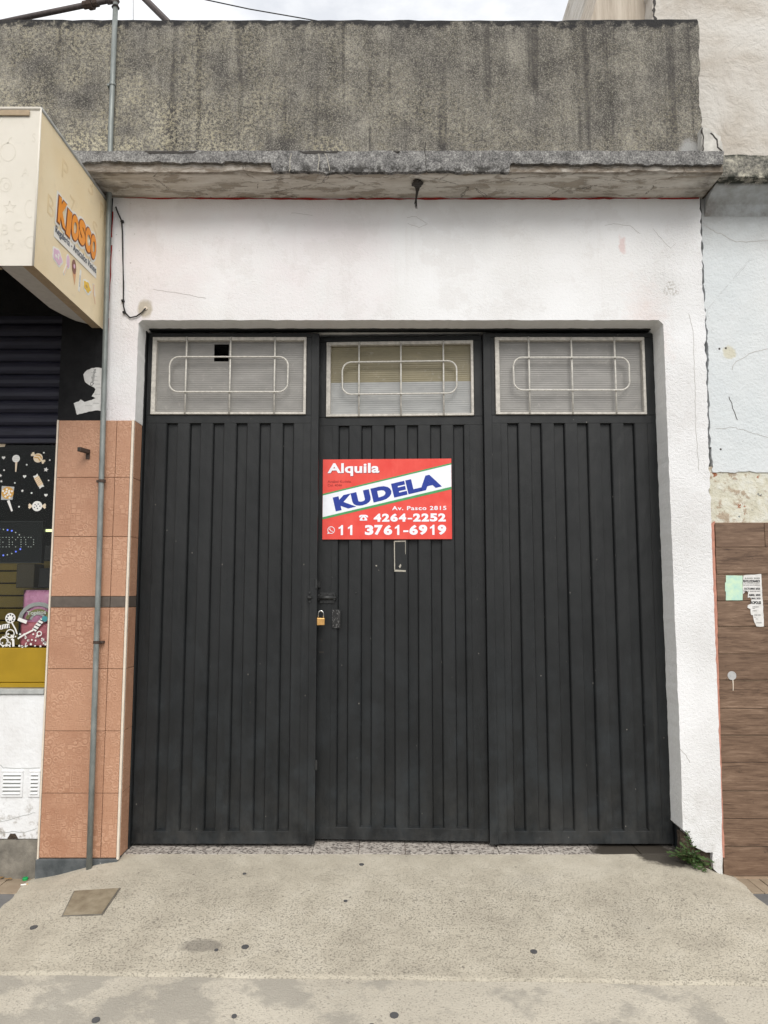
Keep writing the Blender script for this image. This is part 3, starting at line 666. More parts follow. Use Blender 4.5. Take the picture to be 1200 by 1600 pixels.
# roof, side and back walls, floor
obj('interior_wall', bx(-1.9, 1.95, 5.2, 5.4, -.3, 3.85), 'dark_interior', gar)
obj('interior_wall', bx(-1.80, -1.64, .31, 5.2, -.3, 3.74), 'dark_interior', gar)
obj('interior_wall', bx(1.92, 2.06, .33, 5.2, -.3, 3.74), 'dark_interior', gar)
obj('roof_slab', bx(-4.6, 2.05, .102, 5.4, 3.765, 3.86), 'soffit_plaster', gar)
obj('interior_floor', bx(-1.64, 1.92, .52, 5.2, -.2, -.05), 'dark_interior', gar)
thr = obj('threshold', bx(-1.75, 1.80, .055, .52, -.25, -.066), 'grout', gar)
x = -1.452
gw = .262; gmesh = {}
k = 0
while x < 1.70:
    for r_ in range(2):
        b_ = bx(-gw/2+.0015, gw/2-.0015, -.11, .11, -.014, 0, bev=.0015) if 'g' not in gmesh else None
        if b_: bmesh.ops.recalc_face_normals(b_, faces=b_.faces); gmesh['g'] = bpy.data.meshes.new('tile'); b_.to_mesh(gmesh['g']); b_.free()
        link('tile', gmesh['g'], 'granite_tile', thr, loc=(x+gw/2, .175+.222*r_, -.052+random.uniform(-.001, .001)))
    x += gw
# fixed gate frame
gf = obj('gate_frame', bx(-1.482, -1.443, .135, .20, -.06, 3.02, bev=.003), 'gate_paint', gar)
obj('frame_post', bx(1.660, 1.70, .135, .20, -.06, 3.02, bev=.003), 'gate_paint', gf)
obj('frame_head', bx(-1.443, 1.660, .142, .20, 2.984, 3.03, bev=.003), 'gate_paint', gf)
pk = [P(1060, 1296, .11), P(1064, 1296, .11), P(1065, 1328, .11), P(1055, 1328, .11)]

# small things fixed on or hanging from the garage front
hk = empty('hanging_root_clump', 'small black clump of roots hanging from a hole under the ledge', 'roots', (*P(652, 283, -.14)[:1], -.14, 3.748))
hx, hz = P(652, 283, -.16)
bm = NB(); bmesh.ops.create_icosphere(bm, subdivisions=3, radius=1)
for v in bm.verts:
    n = 1+.35*mn.noise(v.co*2.5); v.co = Vector((hx+v.co.x*.031*n, -.17+v.co.y*.036*n, 3.740+v.co.z*.016*n))
obj('clump', bm, 'crack_dark', hk)
for k in range(6):
    a = random.uniform(-.016, .016); bm = NB(); tube(bm, [(hx+a, -.15, 3.74), (hx+a*.4, -.12, 3.72), (hx-.004+a*.2, -.08, 3.700), (hx-.004+random.uniform(-.01, .01), -.06, 3.675-random.uniform(0, .03))], [.006, .004, .003, .0015], 6); obj('root', bm, 'crack_dark', hk)
cb = empty('wall_cable', 'thin black cable running down the white wall beside the awning', 'cable', (-1.6, -.01, 2.95))
cp = [P(180, 322, -.02), P(184, 332, -.012), P(190, 345, -.010), P(191.5, 365, -.008), P(192, 400, -.008), P(193, 440, -.008), P(193, 478, -.008), P(196, 489, -.01), P(203, 496, -.012), P(213, 494, -.012), P(222, 488, -.01), P(228, 482, -.004)]
bm = NB(); tube(bm, [(a, -.010, b_) for a, b_ in cp], .0042, 8); obj('cable', bm, 'black_rubber', cb, smooth=True)
for px, py in ((191, 346), (192, 470), (194, 488)):
    a, b_ = P(px, py, -.01); obj('cable_clip', bx(a-.009, a+.009, -.018, 0, b_-.007, b_+.007, bev=.003), 'black_rubber', cb)
a, b_ = P(228, 482, 0); bm = NB(); disc(bm, a, b_, .011, -.008, 0, 12); obj('cable_bushing', bm, 'trim_cream', cb)
for px, py, r_ in ((994, 480, .006), (306, 352, .003), (1090, 352, .004)):
    a, b_ = P(px, py, 0); pass

# ================================================================== the gate leaves
def rrect(x0, x1, z0, z1, r, n=6):
    o = []
    for cx, cz, a0 in ((x1-r, z1-r, 0), (x0+r, z1-r, 90), (x0+r, z0+r, 180), (x1-r, z0+r, 270)):
        for k in range(n+1): a = R(a0+90*k/n); o.append((cx+r*math.cos(a), cz+r*math.sin(a)))
    return o
def corr(x0, x1, z0, z1, y, hole=None, per=.0135, amp=.0006):     # horizontally ribbed sheet
    bm = NB(); xs = [x0, x1]; n = int((z1-z0)/per*4); zs = [z0+(z1-z0)*k/n for k in range(n+1)]
    if hole: xs = [x0, hole[0], hole[1], x1]
    V = [[bm.verts.new((x, y+amp*math.sin(2*math.pi*z/per), z)) for x in xs] for z in zs]
    for j in range(n):
        for i in range(len(xs)-1):
            if hole and i == 1 and hole[2] < (zs[j]+zs[j+1])/2 < hole[3]: continue
            bm.faces.new((V[j][i], V[j][i+1], V[j+1][i+1], V[j+1][i]))
    return bm
def leaf(label, loc, rz, W_, win, slot0, tubes, extra, ring):
    t = empty('gate_leaf', label, 'gate', loc, rz, 'leaves of the black garage gate'); H_ = 3.003; M_ = 'gate_paint'; k = dict(local=True)
    wx0, wx1, wz0, wz1 = win; sz0, sz1 = .067, 2.441
    obj('back_sheet', bx(.006, W_-.006, .024, .032, .01, wz0-.01), M_, t, **k)
    # frame pieces
    bm = NB(); q = [(.0, 0), (.0, sz0-.002), (.002, sz0), (.024, sz0+.010), (.034, sz0+.010), (.034, 0)]
    l_ = [bm.verts.new((0, a, c)) for a, c in q]; r2 = [bm.verts.new((W_, a, c)) for a, c in q]; bm.faces.new(l_); bm.faces.new(r2[::-1])
    for j in range(6): bm.faces.new((l_[j], r2[j], r2[(j+1) % 6], l_[(j+1) % 6]))
    obj('bottom_rail', bm, M_, t, **k)
    obj('middle_rail', bx(0, W_, 0, .034, sz1, wz0-.002, bev=.0025), M_, t, **k)
    obj('top_rail', bx(0, W_, 0, .034, wz1+.002, H_, bev=.003), M_, t, **k)
    obj('window_stile', bx(0, wx0-.002, .0004, .034, wz0-.002, wz1+.002, bev=.0015), M_, t, **k)
    obj('window_stile', bx(wx1+.002, W_, .0004, .034, wz0-.002, wz1+.002, bev=.0015), M_, t, **k)
    sw, pt = .068, .1404
    ed = [(0, slot0)]+[(slot0+i*pt+sw, slot0+(i+1)*pt) for i in range(5)]+[(slot0+5*pt+sw, W_)]
    for i, (a, c) in enumerate(ed):       # folded ribs with slanted flanks
        bm = NB(); s0 = 0 if i == 0 else .008; s1 = 0 if i == 6 else .008
        q = [(a-s0, .026), (a, .0006), (c, .0006), (c+s1, .026)]
        lo_ = [bm.verts.new((x, y, sz0-.001)) for x, y in q]; hi = [bm.verts.new((x, y, sz1+.001)) for x, y in q]
        for j in range(4): bm.faces.new((lo_[j], lo_[(j+1) % 4], hi[(j+1) % 4], hi[j]))
        bm.faces.new(lo_); bm.faces.new(hi)
        es = [e for e in bm.edges if abs(e.verts[0].co.z-e.verts[1].co.z) > .5 and abs(e.verts[0].co.y-.0006) < .001]
        bmesh.ops.bevel(bm, geom=es, offset=.003, segments=2, affect='EDGES')
        obj('rib' if 0 < i < 6 else 'side_panel', bm, M_, t, **k)
    for a, c, d in tubes: obj('edge_tube', bx(a, c, -d, .030, -.004, H_-.004, bev=.003, seg=2), M_, t, **k)
    for x in extra.get('seams', ()): obj('seam', bx(x-.0012, x+.0012, -.0022, .002, .012, 2.44), M_, t, **k)
    # window
    fw = .026; wf = NB()
    box(wf, wx0, wx1, -.014, .03, wz0, wz0+.014, .002); box(wf, wx0, wx1, -.014, .03, wz1-fw*.8, wz1, .002)
    box(wf, wx0, wx0+fw, -.0135, .03, wz0+.013, wz1-fw*.8+.001, .002); box(wf, wx1-fw*.62, wx1, -.0135, .03, wz0+.013, wz1-fw*.8+.001, .002)
    wf = obj('window_frame', wf, 'old_aluminium', t, **k)
    ix0, ix1, iz0, iz1 = wx0+fw-.002, wx1-fw*.62+.002, wz0+.012, wz1-fw*.8+.002
    for (m_, z0, z1, hole) in extra['panes'](ix0, ix1, iz0, iz1):
        obj('pane', corr(ix0, ix1, z0, z1, .018, hole), m_, wf, local=True, smooth=True)
    obj('dark_backing', bx(ix0-.01, ix1+.01, .2, .21, iz0-.05, iz1+.05), 'dark_interior', wf, local=True) if False else None
    wd = ix1-ix0
    for fx in (.212, .497, .785):
        bm = NB(); x = wx0+(wx1-wx0)*(fx+.012); tube(bm, [(x, -.017, wz0+.002), (x, -.019, (wz0+wz1)/2), (x, -.017, wz1-.002)], .0052, 8); obj('grille_bar', bm, 'rod_metal', wf, local=True, smooth=True)
    rr = rrect(wx0+(wx1-wx0)*ring[0], wx0+(wx1-wx0)*ring[1], wz0+(wz1-wz0)*ring[2], wz0+(wz1-wz0)*ring[3], .055)
    bm = NB(); rr.append(rr[0]); tube(bm, [(x, -.030, z) for x, z in rr], .0052, 8, cap=False); obj('grille_ring', bm, 'rod_metal', wf, local=True, smooth=True)
    return t
def one(m_, hole=None): return lambda a, b_, c, d: [(m_, c, d, (a+(b_-a)*hole[0], a+(b_-a)*hole[1], c+(d-c)*hole[2], c+(d-c)*hole[3]) if hole else None)]
LZ = -.032
leafL = leaf('left leaf of the black gate, its window pane with a square hole', (-1.441, .17, LZ), 0, 1.044, (.030, .968, 2.494, 2.974), .127, [(1.0, 1.046, .006)], dict(seams=(.062, .953), panes=one('ribbed_pane_grey', (.385, .485, .72, .96))), (.122, .885, .278, .730))
leafC = leaf('middle leaf of the black gate, standing slightly ajar behind its neighbours', (-.402, .250, LZ), -.043, 1.006, (.046, .952, 2.497, 2.968), .122, [], dict(seams=(.086, .925), panes=lambda a, b_, c, d: [('ribbed_pane_pale', c, c+(d-c)*.475, None), ('ribbed_pane_olive', c+(d-c)*.475, d, None)]), (.112, .885, .285, .715))
leafR = leaf('right leaf of the black gate, next to the weed at the white pier', (.607, .17, LZ), 0, 1.047, (.069, .981, 2.494, 2.974), .138, [(-.003, .046, .006)], dict(seams=(.10, .985), panes=one('ribbed_pane_grey')), (.118, .885, .30, .722))
# middle leaf fittings, in the leaf's own measure
def CL(px, py):      # photo point on the middle leaf -> leaf x, z
    u, v = (px-600)/FOC, (800-py)/FOC; d = Vector((u, _c-v*_s, _s+v*_c)); o = Vector((0, -CAM_D, CAM_H)); mi = wm(leafC).inverted(); o2 = mi @ o; d2 = mi.to_3x3() @ d
    t = -o2.y/d2.y; q = o2+d2*t; return q.x, q.z
def cprism(name, pts, y0, y1, m_, par=None): return obj(name, prism(NB(), [CL(*q) for q in pts], y0, y1), m_, par or leafC, local=True)
def LQ(px, py, Y=.164): 
    a, b_ = P(px, py, Y); return a+1.441, b_-LZ
for pts in ([(616, 845), (634, 844.5), (634, 846.5), (616, 847)], [(616, 890), (634, 891), (634, 893.5), (616, 893)], [(615.5, 845), (617, 845), (617.4, 892), (616, 892)], [(633, 846), (633.8, 846), (633.8, 866), (633.2, 866)], [(623, 885), (626, 881), (627, 884), (625, 888)], [(587, 883), (589, 883), (589, 885), (587, 885)]):
    cprism('glue_residue', pts, -.0015, .003, 'glue_white')
bolt = cprism('bolt_plate', [(500, 926), (523, 926), (523, 942), (500, 942)], -.006, .003, 'hardware_black')
bm = NB(); a = CL(497, 934); c = CL(526, 933.5); tube(bm, [(a[0]-.02, -.018, a[1]), (c[0], -.018, c[1])], .0115, 10); obj('bolt_rod', bm, 'hardware_black', bolt, local=True, smooth=True)
for px in (502, 512, 521):
    for py in (927, 941):
        a = CL(px, py); bm = NB(); disc(bm, a[0], a[1], .006, -.012, -.004, 8); obj('rivet', bm, 'hardware_black', bolt, local=True)
a = CL(523, 933); obj('bolt_loop', bx(a[0]-.006, a[0]+.006, -.026, -.003, a[1]-.02, a[1]+.02, bev=.003), 'hardware_black', bolt, local=True)
a = CL(498, 933); obj('bolt_loop', bx(a[0]-.004, a[0]+.008, -.026, -.003, a[1]-.018, a[1]+.018, bev=.003), 'hardware_black', bolt, local=True)
cprism('lock_plate', [(519, 952), (532, 953), (532, 981), (519, 981)], -.010, .003, 'worn_plate')
hs = cprism('hasp_tab', [(493, 908), (501, 908), (501, 918), (493, 918)], -.014, .003, 'hardware_black')
for pts in ([(501, 999.5), (504, 999.5), (504, 1001.5), (501, 1001.5)], [(499, 1018), (506, 1018), (506, 1020), (499, 1020)]): cprism('keyhole', pts, -.001, .003, 'crack_dark')
cprism('lock_face', [(496, 990), (508, 990), (508, 1030), (496, 1030)], -.0006, .002, 'gate_paint')
for px, py in ((519, 902), (556, 926), (464, 886)):
    a = CL(px, py); bm = NB(); disc(bm, a[0], a[1], .005, -.004, .003, 8); obj('screw_head', bm, 'hardware_black', leafC, local=True) if px > 490 else bm.free()
kp = empty('keeper', 'x', 'x', (0, 0, 0)); bpy.data.objects.remove(kp)
a = LQ(484, 933); kb = obj('bolt_keeper', bx(a[0]-.013, a[0]+.013, -.034, .0, a[1]-.009, a[1]+.009, bev=.004), 'hardware_black', leafL, local=True)
for py in (926, 940):
    a = LQ(484, py); bm = NB(); disc(bm, a[0], a[1], .006, -.016, 0, 8); obj('rivet', bm, 'hardware_black', kb, local=True)
for py in (912, 1195):
    a = LQ(494, py); bm = NB(); tube(bm, [(a[0], -.006, a[1]-.028), (a[0], -.006, a[1]+.028)], .008, 8); obj('hinge_barrel', bm, 'hardware_black', leafL, local=True)
# padlock hanging from the hasp
px0, pz0 = P(501.5, 971, .19)
pk_ = empty('padlock', 'small brass padlock hanging from the gate bolt', 'padlock', (px0, .19, pz0-.03))
obj('lock_body', bx(px0-.023, px0+.023, .168, .186, pz0-.021, pz0+.021, bev=.003, seg=2), 'brass', pk_)
bm = NB(); tube(bm, [(px0-.015, .177, pz0+.018)]+[(px0+.015*math.cos(R(180-a)), .177, pz0+.046+.017*math.sin(R(a))) for a in range(0, 181, 20)]+[(px0+.015, .177, pz0+.018)], .0042, 8); obj('shackle', bm, 'chrome', pk_, smooth=True)

# ================================================================== rental sign on the middle leaf
x0, z0 = CL(504, 843); x1, z1 = CL(705, 717); sw_, sh = x1-x0, z1-z0
mw = wm(leafC) @ Vector((x0, -.012, z0))
sg = empty('rental_sign', 'red rental board with white diagonal stripe and phone numbers on the gate', 'sign', tuple(mw), -.043)
U = lambda x: (x-76)/1042*sw_
V_ = lambda y: (743-y)/653*sh
k = dict(local=True)
bm = NB(); NXs = 24
fr = []; bk = []
for i in range(NXs+1):
    x = sw_*i/NXs; fr.append([bm.verts.new((x, 0, 0)), bm.verts.new((x, 0, sh))]); bk.append([bm.verts.new((x, .008, 0)), bm.verts.new((x, .008, sh))])
for i in range(NXs):
    bm.faces.new((fr[i][0], fr[i+1][0], fr[i+1][1], fr[i][1])); bm.faces.new((bk[i][0], bk[i][1], bk[i+1][1], bk[i+1][0])); bm.faces.new((fr[i][0], bk[i][0], bk[i+1][0], fr[i+1][0])); bm.faces.new((fr[i][1], fr[i+1][1], bk[i+1][1], bk[i][1]))
bm.faces.new((fr[0][0], fr[0][1], bk[0][1], bk[0][0])); bm.faces.new((fr[-1][0], bk[-1][0], bk[-1][1], fr[-1][1]))
board = obj('board', bm, 'sign_red', sg, **k)
def par(name, yl0, yr0, yl1, yr1, m_, y): obj(name, prism(NB(), [(U(77), V_(yl1)), (U(1117), V_(yr1)), (U(1117), V_(yr0)), (U(77), V_(yl0))], y, y+.0006), m_, board, **k)
par('stripe', 385, 138, 564, 322, 'sign_white', -.0008); par('green_line', 373, 126, 386, 139, 'sign_green', -.0010); par('green_line', 563, 320, 581, 341, 'sign_green', -.0010)
def one_glyph():
    bm = prism(NB(), [(0, 0), (.62, 0), (.62, 1), (.40, 1), (.22, .86), (-.04, .76), (-.04, .60), (.30, .68), (.30, 0)][1:], 0, .004); me = bpy.data.meshes.new('t'); bmesh.ops.rotate(bm, cent=(0, 0, 0), matrix=Matrix.Rotation(R(-90), 3, 'X'), verts=bm.verts); bmesh.ops.recalc_face_normals(bm, faces=bm.faces); bm.to_mesh(me); bm.free(); return me
def digits(s, xa, xb, yt, yb, m_):
    wd = {' ': 1.0, '-': .72}; tot = sum(wd.get(c, 1) for c in s); x = xa; un = (xb-xa)/(tot-.06)
    for c in s:
        w = un*wd.get(c, 1)
        if c == '1': link('lettering', fit(one_glyph(), U(x+w*.18), U(x+w*.66), V_(yb), V_(yt), -.0014), m_, board, **k)
        elif c == '-': h = (yb-yt); link('lettering', fit(text('-', .03), U(x+w*.10), U(x+w*.86), V_(yb-h*.28), V_(yb-h*.46), -.0014), m_, board, **k)
        elif c != ' ': link('lettering', fit(text(c, .05), U(x), U(x+w*.90), V_(yb), V_(yt), -.0014), m_, board, **k)
        x += w
def lett(s, xa, xb, yt, yb, m_, off=.02, spc=1, y=-.0014, **kk): link('lettering', fit(text(s, off, 0, spc), U(xa), U(xb), V_(yb), V_(yt), y, **kk), m_, board, **k)
lett('Alquila', 119, 540, 126, 232, 'sign_darkred', .032, 1.04, y=-.0010); lett('Alquila', 115, 536, 122, 228, 'sign_white', .032, 1.04, y=-.0018)
lett('Anabel Kudela', 116, 304, 262, 282, 'sign_darkred', .0); lett('Col. 4046', 116, 232, 293, 312, 'sign_darkred', .0)
th = math.atan2((564-322)/653*sh, sw_)
me = text('KUDELA', .065, 0, 1.12); fit(me, U(184), U(184)+ (U(1054)-U(184))/math.cos(th)*.985, V_(518), V_(518)+.088, -.0018, rot=th); link('lettering', me, 'sign_blue', board, **k)
lett('Av. Pasco 2815', 638, 1075, 476, 509, 'sign_white', .02, 1.12)
digits('4264-2252', 490, 1072, 536, 602, 'sign_white'); digits('11 3761-6919', 193, 1075, 628, 709, 'sign_white')
# telephone and messenger symbols
tp = [(372, 560), (376, 550), (392, 545), (424, 545), (440, 550), (446, 560), (444, 566), (428, 566), (426, 557), (420, 556), (438, 580), (438, 592), (378, 592), (378, 580), (396, 556), (390, 557), (388, 566), (372, 566)]
obj('phone_symbol', prism(NB(), [(U(x), V_(y)) for x, y in tp], -.0016, -.0004), 'sign_white', board, **k)
obj('dial', disc(NB(), U(408), V_(576), .007, -.0024, -.0010, 14), 'sign_red', board, **k)
bm = NB(); cx_, cz_ = U(147), V_(668); n = 28; ra, rb = .0222, .0185
A_ = [bm.verts.new((cx_+ra*math.cos(6.2832*i/n), -.0016, cz_+ra*math.sin(6.2832*i/n))) for i in range(n)]; B_ = [bm.verts.new((cx_+rb*math.cos(6.2832*i/n), -.0016, cz_+rb*math.sin(6.2832*i/n))) for i in range(n)]
for i in range(n): bm.faces.new((A_[i], A_[(i+1) % n], B_[(i+1) % n], B_[i]))
prism(bm, [(cx_-.023, cz_-.024), (cx_-.010, cz_-.020), (cx_-.019, cz_-.010)], -.0016, -.0006)
obj('message_symbol', bm, 'sign_white', board, **k)
bm = NB(); strip(bm, [(cx_-.009, cz_+.009), (cx_-.007, cz_+.002), (cx_-.001, cz_-.005), (cx_+.007, cz_-.008), (cx_+.009, cz_-.006)], [.007, .004, .0035, .004, .007], -.0017, -.0006); obj('handset_symbol', bm, 'sign_white', board, **k)

# ================================================================== tiled pillar (left of the gate)
TX0, TXJ, TX1 = -1.888, -1.546, -1.460
TZ = [2.385, 2.051, 1.710, 1.372, 1.310, .969, .630, .296, -.045]
pil = empty('tiled_pillar', 'pillar clad in terracotta patterned tiles beside the gate', 'pillar', (-1.67, 0, -.155))
core = obj('pillar_core', bx(-1.886, -1.4565, -.006, .12, -.25, 2.383), 'grout', pil)
tm = {}
def tile(name, x0, x1, z0, z1, m_, th_=.010, y=-.014, side=False):
    key = (round(x1-x0, 4), round(z1-z0, 4), m_, side)
    if key not in tm:
        a, c = key[0]/2-.0013, key[1]/2-.0013
        b_ = bx(-a, a, 0, th_, -c, c, bev=.0014) if not side else bx(0, th_, -a, a, -c, c, bev=.0014)
        bmesh.ops.recalc_face_normals(b_, faces=b_.faces); me = bpy.data.meshes.new(name); b_.to_mesh(me); b_.free(); tm[key] = me
    return tm[key]
for i in range(8):
    z1, z0 = TZ[i], TZ[i+1]; band = i == 3; m_ = 'tile_band' if band else 'terracotta_tile'; nm = 'tile_band' if band else 'tile'
    for x0, x1 in ((TX0+.006, TXJ), (TXJ, TX1)):
        link(nm, tile(nm, x0, x1, z0, z1, m_), m_, pil, loc=((x0+x1)/2, -.016+random.uniform(-.0008, .0008), (z0+z1)/2))
    link(nm, tile(nm, .002, .124, z0, z1, m_, side=True), m_, pil, loc=(-1.4555, .063, (z0+z1)/2))
obj('corner_trim', bx(-1.4595, -1.446, -.019, .001, -.055, 2.387, bev=.003, seg=2), 'trim_cream', pil)
obj('edge_trim', bx(-1.893, -1.883, -.019, .02, -.055, 2.387, bev=.003), 'trim_cream', pil)
obj('plinth', bx(-1.897, -1.452, -.024, .06, -.26, -.050, bev=.004), 'plinth_grey', pil)
br = empty('square_tube_bracket', 'small dark square tube bracket screwed to the top pillar tile', 'bracket', (*P(137, 712, -.02)[:1], -.02, P(137, 716, -.02)[1]))
a, b_ = P(137.5, 708, -.02); obj('back_plate', bx(a-.011, a+.011, -.022, -.017, b_-.035, b_+.02, bev=.001), 'rust_dark', br)
bm = NB(); v8 = []
x0, z0 = P(125, 702, -.15); 
box(bm, -.011, .011, -.085, 0, -.012, .012, .002); bmesh.ops.rotate(bm, cent=(0, 0, 0), matrix=Matrix.Rotation(R(-14), 3, 'Z'), verts=bm.verts); bmesh.ops.translate(bm, vec=(a+.002, -.021, b_+.008), verts=bm.verts)
obj('arm', bm, 'rust_dark', br)
bm = NB(); box(bm, -.008, .008, -.0858, -.075, -.009, .009); bmesh.ops.rotate(bm, cent=(0, 0, 0), matrix=Matrix.Rotation(R(-14), 3, 'Z'), verts=bm.verts); bmesh.ops.translate(bm, vec=(a+.002, -.021, b_+.008), verts=bm.verts); obj('arm_opening', bm, 'crack_dark', br)

# ================================================================== conduit pipe
pp = empty('conduit_pipe', 'tall grey metal conduit pipe running down past the tiled pillar', 'pipe', (-1.594, -.05, -.11))
pts = [(*P(139, 1366, -.052)[:1], -.052, -.14), (-1.596, -.052, .6), (-1.603, -.048, 1.4), (-1.612, -.046, 2.2), (-1.622, -.045, 3.0), (-1.628, -.055, 3.76), (-1.632, -.062, 4.2), (-1.633, -.062, 4.96)]
bm = NB(); tube(bm, pts, .0155, 14); obj('pipe', bm, 'galvanised_pipe', pp, smooth=True)
bm = NB(); tube(bm, [(-1.6325, -.062, 4.93), (-1.633, -.062, 4.972), (-1.638, -.061, 4.985), (-1.66, -.055, 4.988), (-1.69, -.049, 4.988)], .024, 14); obj('elbow', bm, 'pipe_dark', pp, smooth=True)
bm = NB(); tube(bm, [(-1.64, -.06, 4.988), (-2.28, .085, 4.982), (-3.6, .40, 4.975)], .017, 12); obj('roof_pipe', bm, 'pipe_dark', pp, smooth=True)
q = Vector((-1.80, -.024, 4.9865)); d = Vector((-.64, .145, -.006)).normalized()
for s_, r_ in ((-.035, .024), (0, .034), (.035, .024)):
    bm = NB(); tube(bm, [q+d*(s_-.014), q+d*(s_+.014)], r_, 10); obj('union_nut', bm, 'rust_dark', pp)
for z_, m_ in ((2.025, 'rust_dark'), (1.118, 'rust_dark'), (4.43, 'galvanised_pipe')):
    xx = -1.606 if z_ > 2 else -1.600
    if z_ > 3: xx = -1.632
    ty = -.047 if z_ < 3 else -.062
    bm = NB(); tube(bm, [(xx, ty, z_-.008), (xx, ty, z_+.008)], .0195, 12); cl = obj('clamp', bm, m_, pp, smooth=False)
    obj('clamp_screw', bx(xx-.034 if z_ > 2 else xx+.012, xx-.012 if z_ > 2 else xx+.034, ty, -.012 if z_ < 3 else -.038, z_-.007, z_+.007, bev=.002), m_, cl)
st = NB(); a = P(222, -6, .6); c = P(262, 34, .6); dx_, dz_ = a[0]-c[0], a[1]-c[1]; tube(st, [(a[0]+dx_*4, .6, a[1]+dz_*4), (c[0]-dx_*3, .6, c[1]-dz_*3)], .022, 10); tag(obj('roof_strut', st, 'pipe_dark'), 'dark diagonal pipe strut showing above the parapet right of the conduit', 'strut')
bm = NB(); a = P(300, -5, 1.2); c = P(475, 29, 1.6); dx_, dz_ = a[0]-c[0], a[1]-c[1]; tube(bm, [(a[0]+dx_*9, -2.4, a[1]+dz_*9), (a[0], 1.2, a[1]), ((a[0]+c[0])/2, 1.4, (a[1]+c[1])/2-.01), (c[0], 1.6, c[1]), (c[0]-dx_*1.6, 2.24, c[1]-dz_*1.8)], .0045, 6); tag(obj('overhead_wire', bm, 'black_rubber'), 'thin slanting wire against the sky above the parapet', 'wire')
bm = NB(); a = P(208, -5, .8); c = P(211, 30, .8); tube(bm, [(a[0]-.15, .8, a[1]+1.9), (a[0], .8, a[1]), (c[0]+.05, .8, 3.9)], .0022, 6); tag(obj('overhead_wire', bm, 'black_rubber'), 'hair-thin upright wire against the sky beside the conduit', 'wire')

# ================================================================== kiosk building (left)
kio = empty('kiosk_building', 'black-painted kiosk front with white wall below its display window', 'building', (-3, .2, -.155))
KX = -1.905
obj('wall', prism(NB(), [(-1.8985, 2.387), (-1.627, 2.387), (-1.627, 3.747), (-4.6, 3.747), (-4.6, 3.03), (-1.8985, 3.03)], .004, .30), 'black_paint', kio)
obj('side_jamb', bx(-1.8985, -1.80, .02, .30, -.2, 2.386), 'black_paint', kio)
lw = obj('lower_wall', bx(-4.6, -1.897, .002, .30, .048, .826, bev=.003), 'kiosk_white_wall', kio)
obj('wall_base', prism(NB(), [(-4.6, -.25), (-1.898, -.25)]+rough_line([(-1.898, .046), (-4.6, .046)], .05, .004, 4), -.006, .2), 'dirty_base', kio)
for pts in ([(0, 1302), (20, 1299), (38, 1301), (57, 1294)], [(0, 1284), (12, 1282), (30, 1276), (55, 1270)], [(0, 1195), (5, 1200), (30, 1201), (62, 1200)]):
    obj('crack', strip(NB(), rough_line([P(*q) for q in pts], .012, .003, pts[0][1]), .003, .0008, .004), 'sill_grey', lw)
a = P(20, 1306, 0); bm = NB(); prism(bm, rough_line([(a[0]-.03, a[1]-.016), (a[0]-.015, a[1]+.012), (a[0]+.012, a[1]+.012), (a[0]+.03, a[1]-.016), (a[0]-.03, a[1]-.016)], .01, .004, 2)[:-1], -.0015, .004); obj('spalled_hole', bm, 'broken_masonry', lw)
# two louvred vents
for xa, xb in ((-2.115, -1.995), (-1.962, -1.899), (-2.46, -2.34), (-2.31, -2.19)):
    z0, z1 = .272, .415
    vt = NB()
    box(vt, xa, xb, -.006, .004, z0, z0+.012, .002); box(vt, xa, xb, -.006, .004, z1-.012, z1, .002); box(vt, xa, xa+.012, -.0055, .004, z0+.012, z1-.012); box(vt, xb-.012, xb, -.0055, .004, z0+.012, z1-.012)
    vt = obj('vent_frame', vt, 'kiosk_white_wall', lw); obj('vent_back', bx(xa+.008, xb-.008, .0, .0015, z0+.01, z1-.01), 'sill_grey', vt)
    for i in range(6):
        zz = z0+.022+i*.0205; bm = bx(xa+.011, xb-.011, -.007, -.004, -.007, .007, bev=.001); bmesh.ops.rotate(bm, cent=((xa+xb)/2, -.0055, 0), matrix=Matrix.Rotation(R(-35), 3, 'X'), verts=bm.verts); bmesh.ops.translate(bm, vec=(0, 0, zz), verts=bm.verts); obj('vent_slat', bm, 'kiosk_white_wall', vt)
obj('window_sill', bx(-4.6, -1.899, -.012, .30, .828, .856, bev=.004), 'sill_grey', kio)
# room behind the display window
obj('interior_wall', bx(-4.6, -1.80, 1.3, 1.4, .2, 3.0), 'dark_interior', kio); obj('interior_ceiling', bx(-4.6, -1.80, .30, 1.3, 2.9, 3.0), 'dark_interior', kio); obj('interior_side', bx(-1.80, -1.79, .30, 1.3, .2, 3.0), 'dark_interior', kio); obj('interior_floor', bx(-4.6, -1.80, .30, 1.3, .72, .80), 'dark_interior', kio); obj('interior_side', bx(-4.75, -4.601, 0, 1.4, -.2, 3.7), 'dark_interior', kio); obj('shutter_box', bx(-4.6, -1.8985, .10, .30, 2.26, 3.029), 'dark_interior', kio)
# roller shutter
sh_ = empty('roller_shutter', 'dark navy roller shutter half lowered over the kiosk window', 'shutter', (-3.2, .05, 2.27))
def slat_mesh(w):
    bm = NB(); pr = [(0, .0), (-.006, .006), (-.014, .020), (-.016, .040), (-.012, .058), (-.004, .070), (0, .0745), (.004, .0745), (.004, 0)]
    l = [bm.verts.new((-w/2, y, z)) for y, z in pr]; r_ = [bm.verts.new((w/2, y, z)) for y, z in pr]; n = len(pr)
    for i in range(n): bm.faces.new((l[i], l[(i+1) % n], r_[(i+1) % n], r_[i]))
    bm.faces.new(l[::-1]); bm.faces.new(r_); bmesh.ops.recalc_face_normals(bm, faces=bm.faces); me = bpy.data.meshes.new('slat'); bm.to_mesh(me); bm.free(); return me
sm_ = slat_mesh(2.69)
for i in range(10): link('slat', sm_, 'shutter_paint', sh_, loc=(-3.249, .058+random.uniform(-.0015, .0015), 2.292+i*.0775))
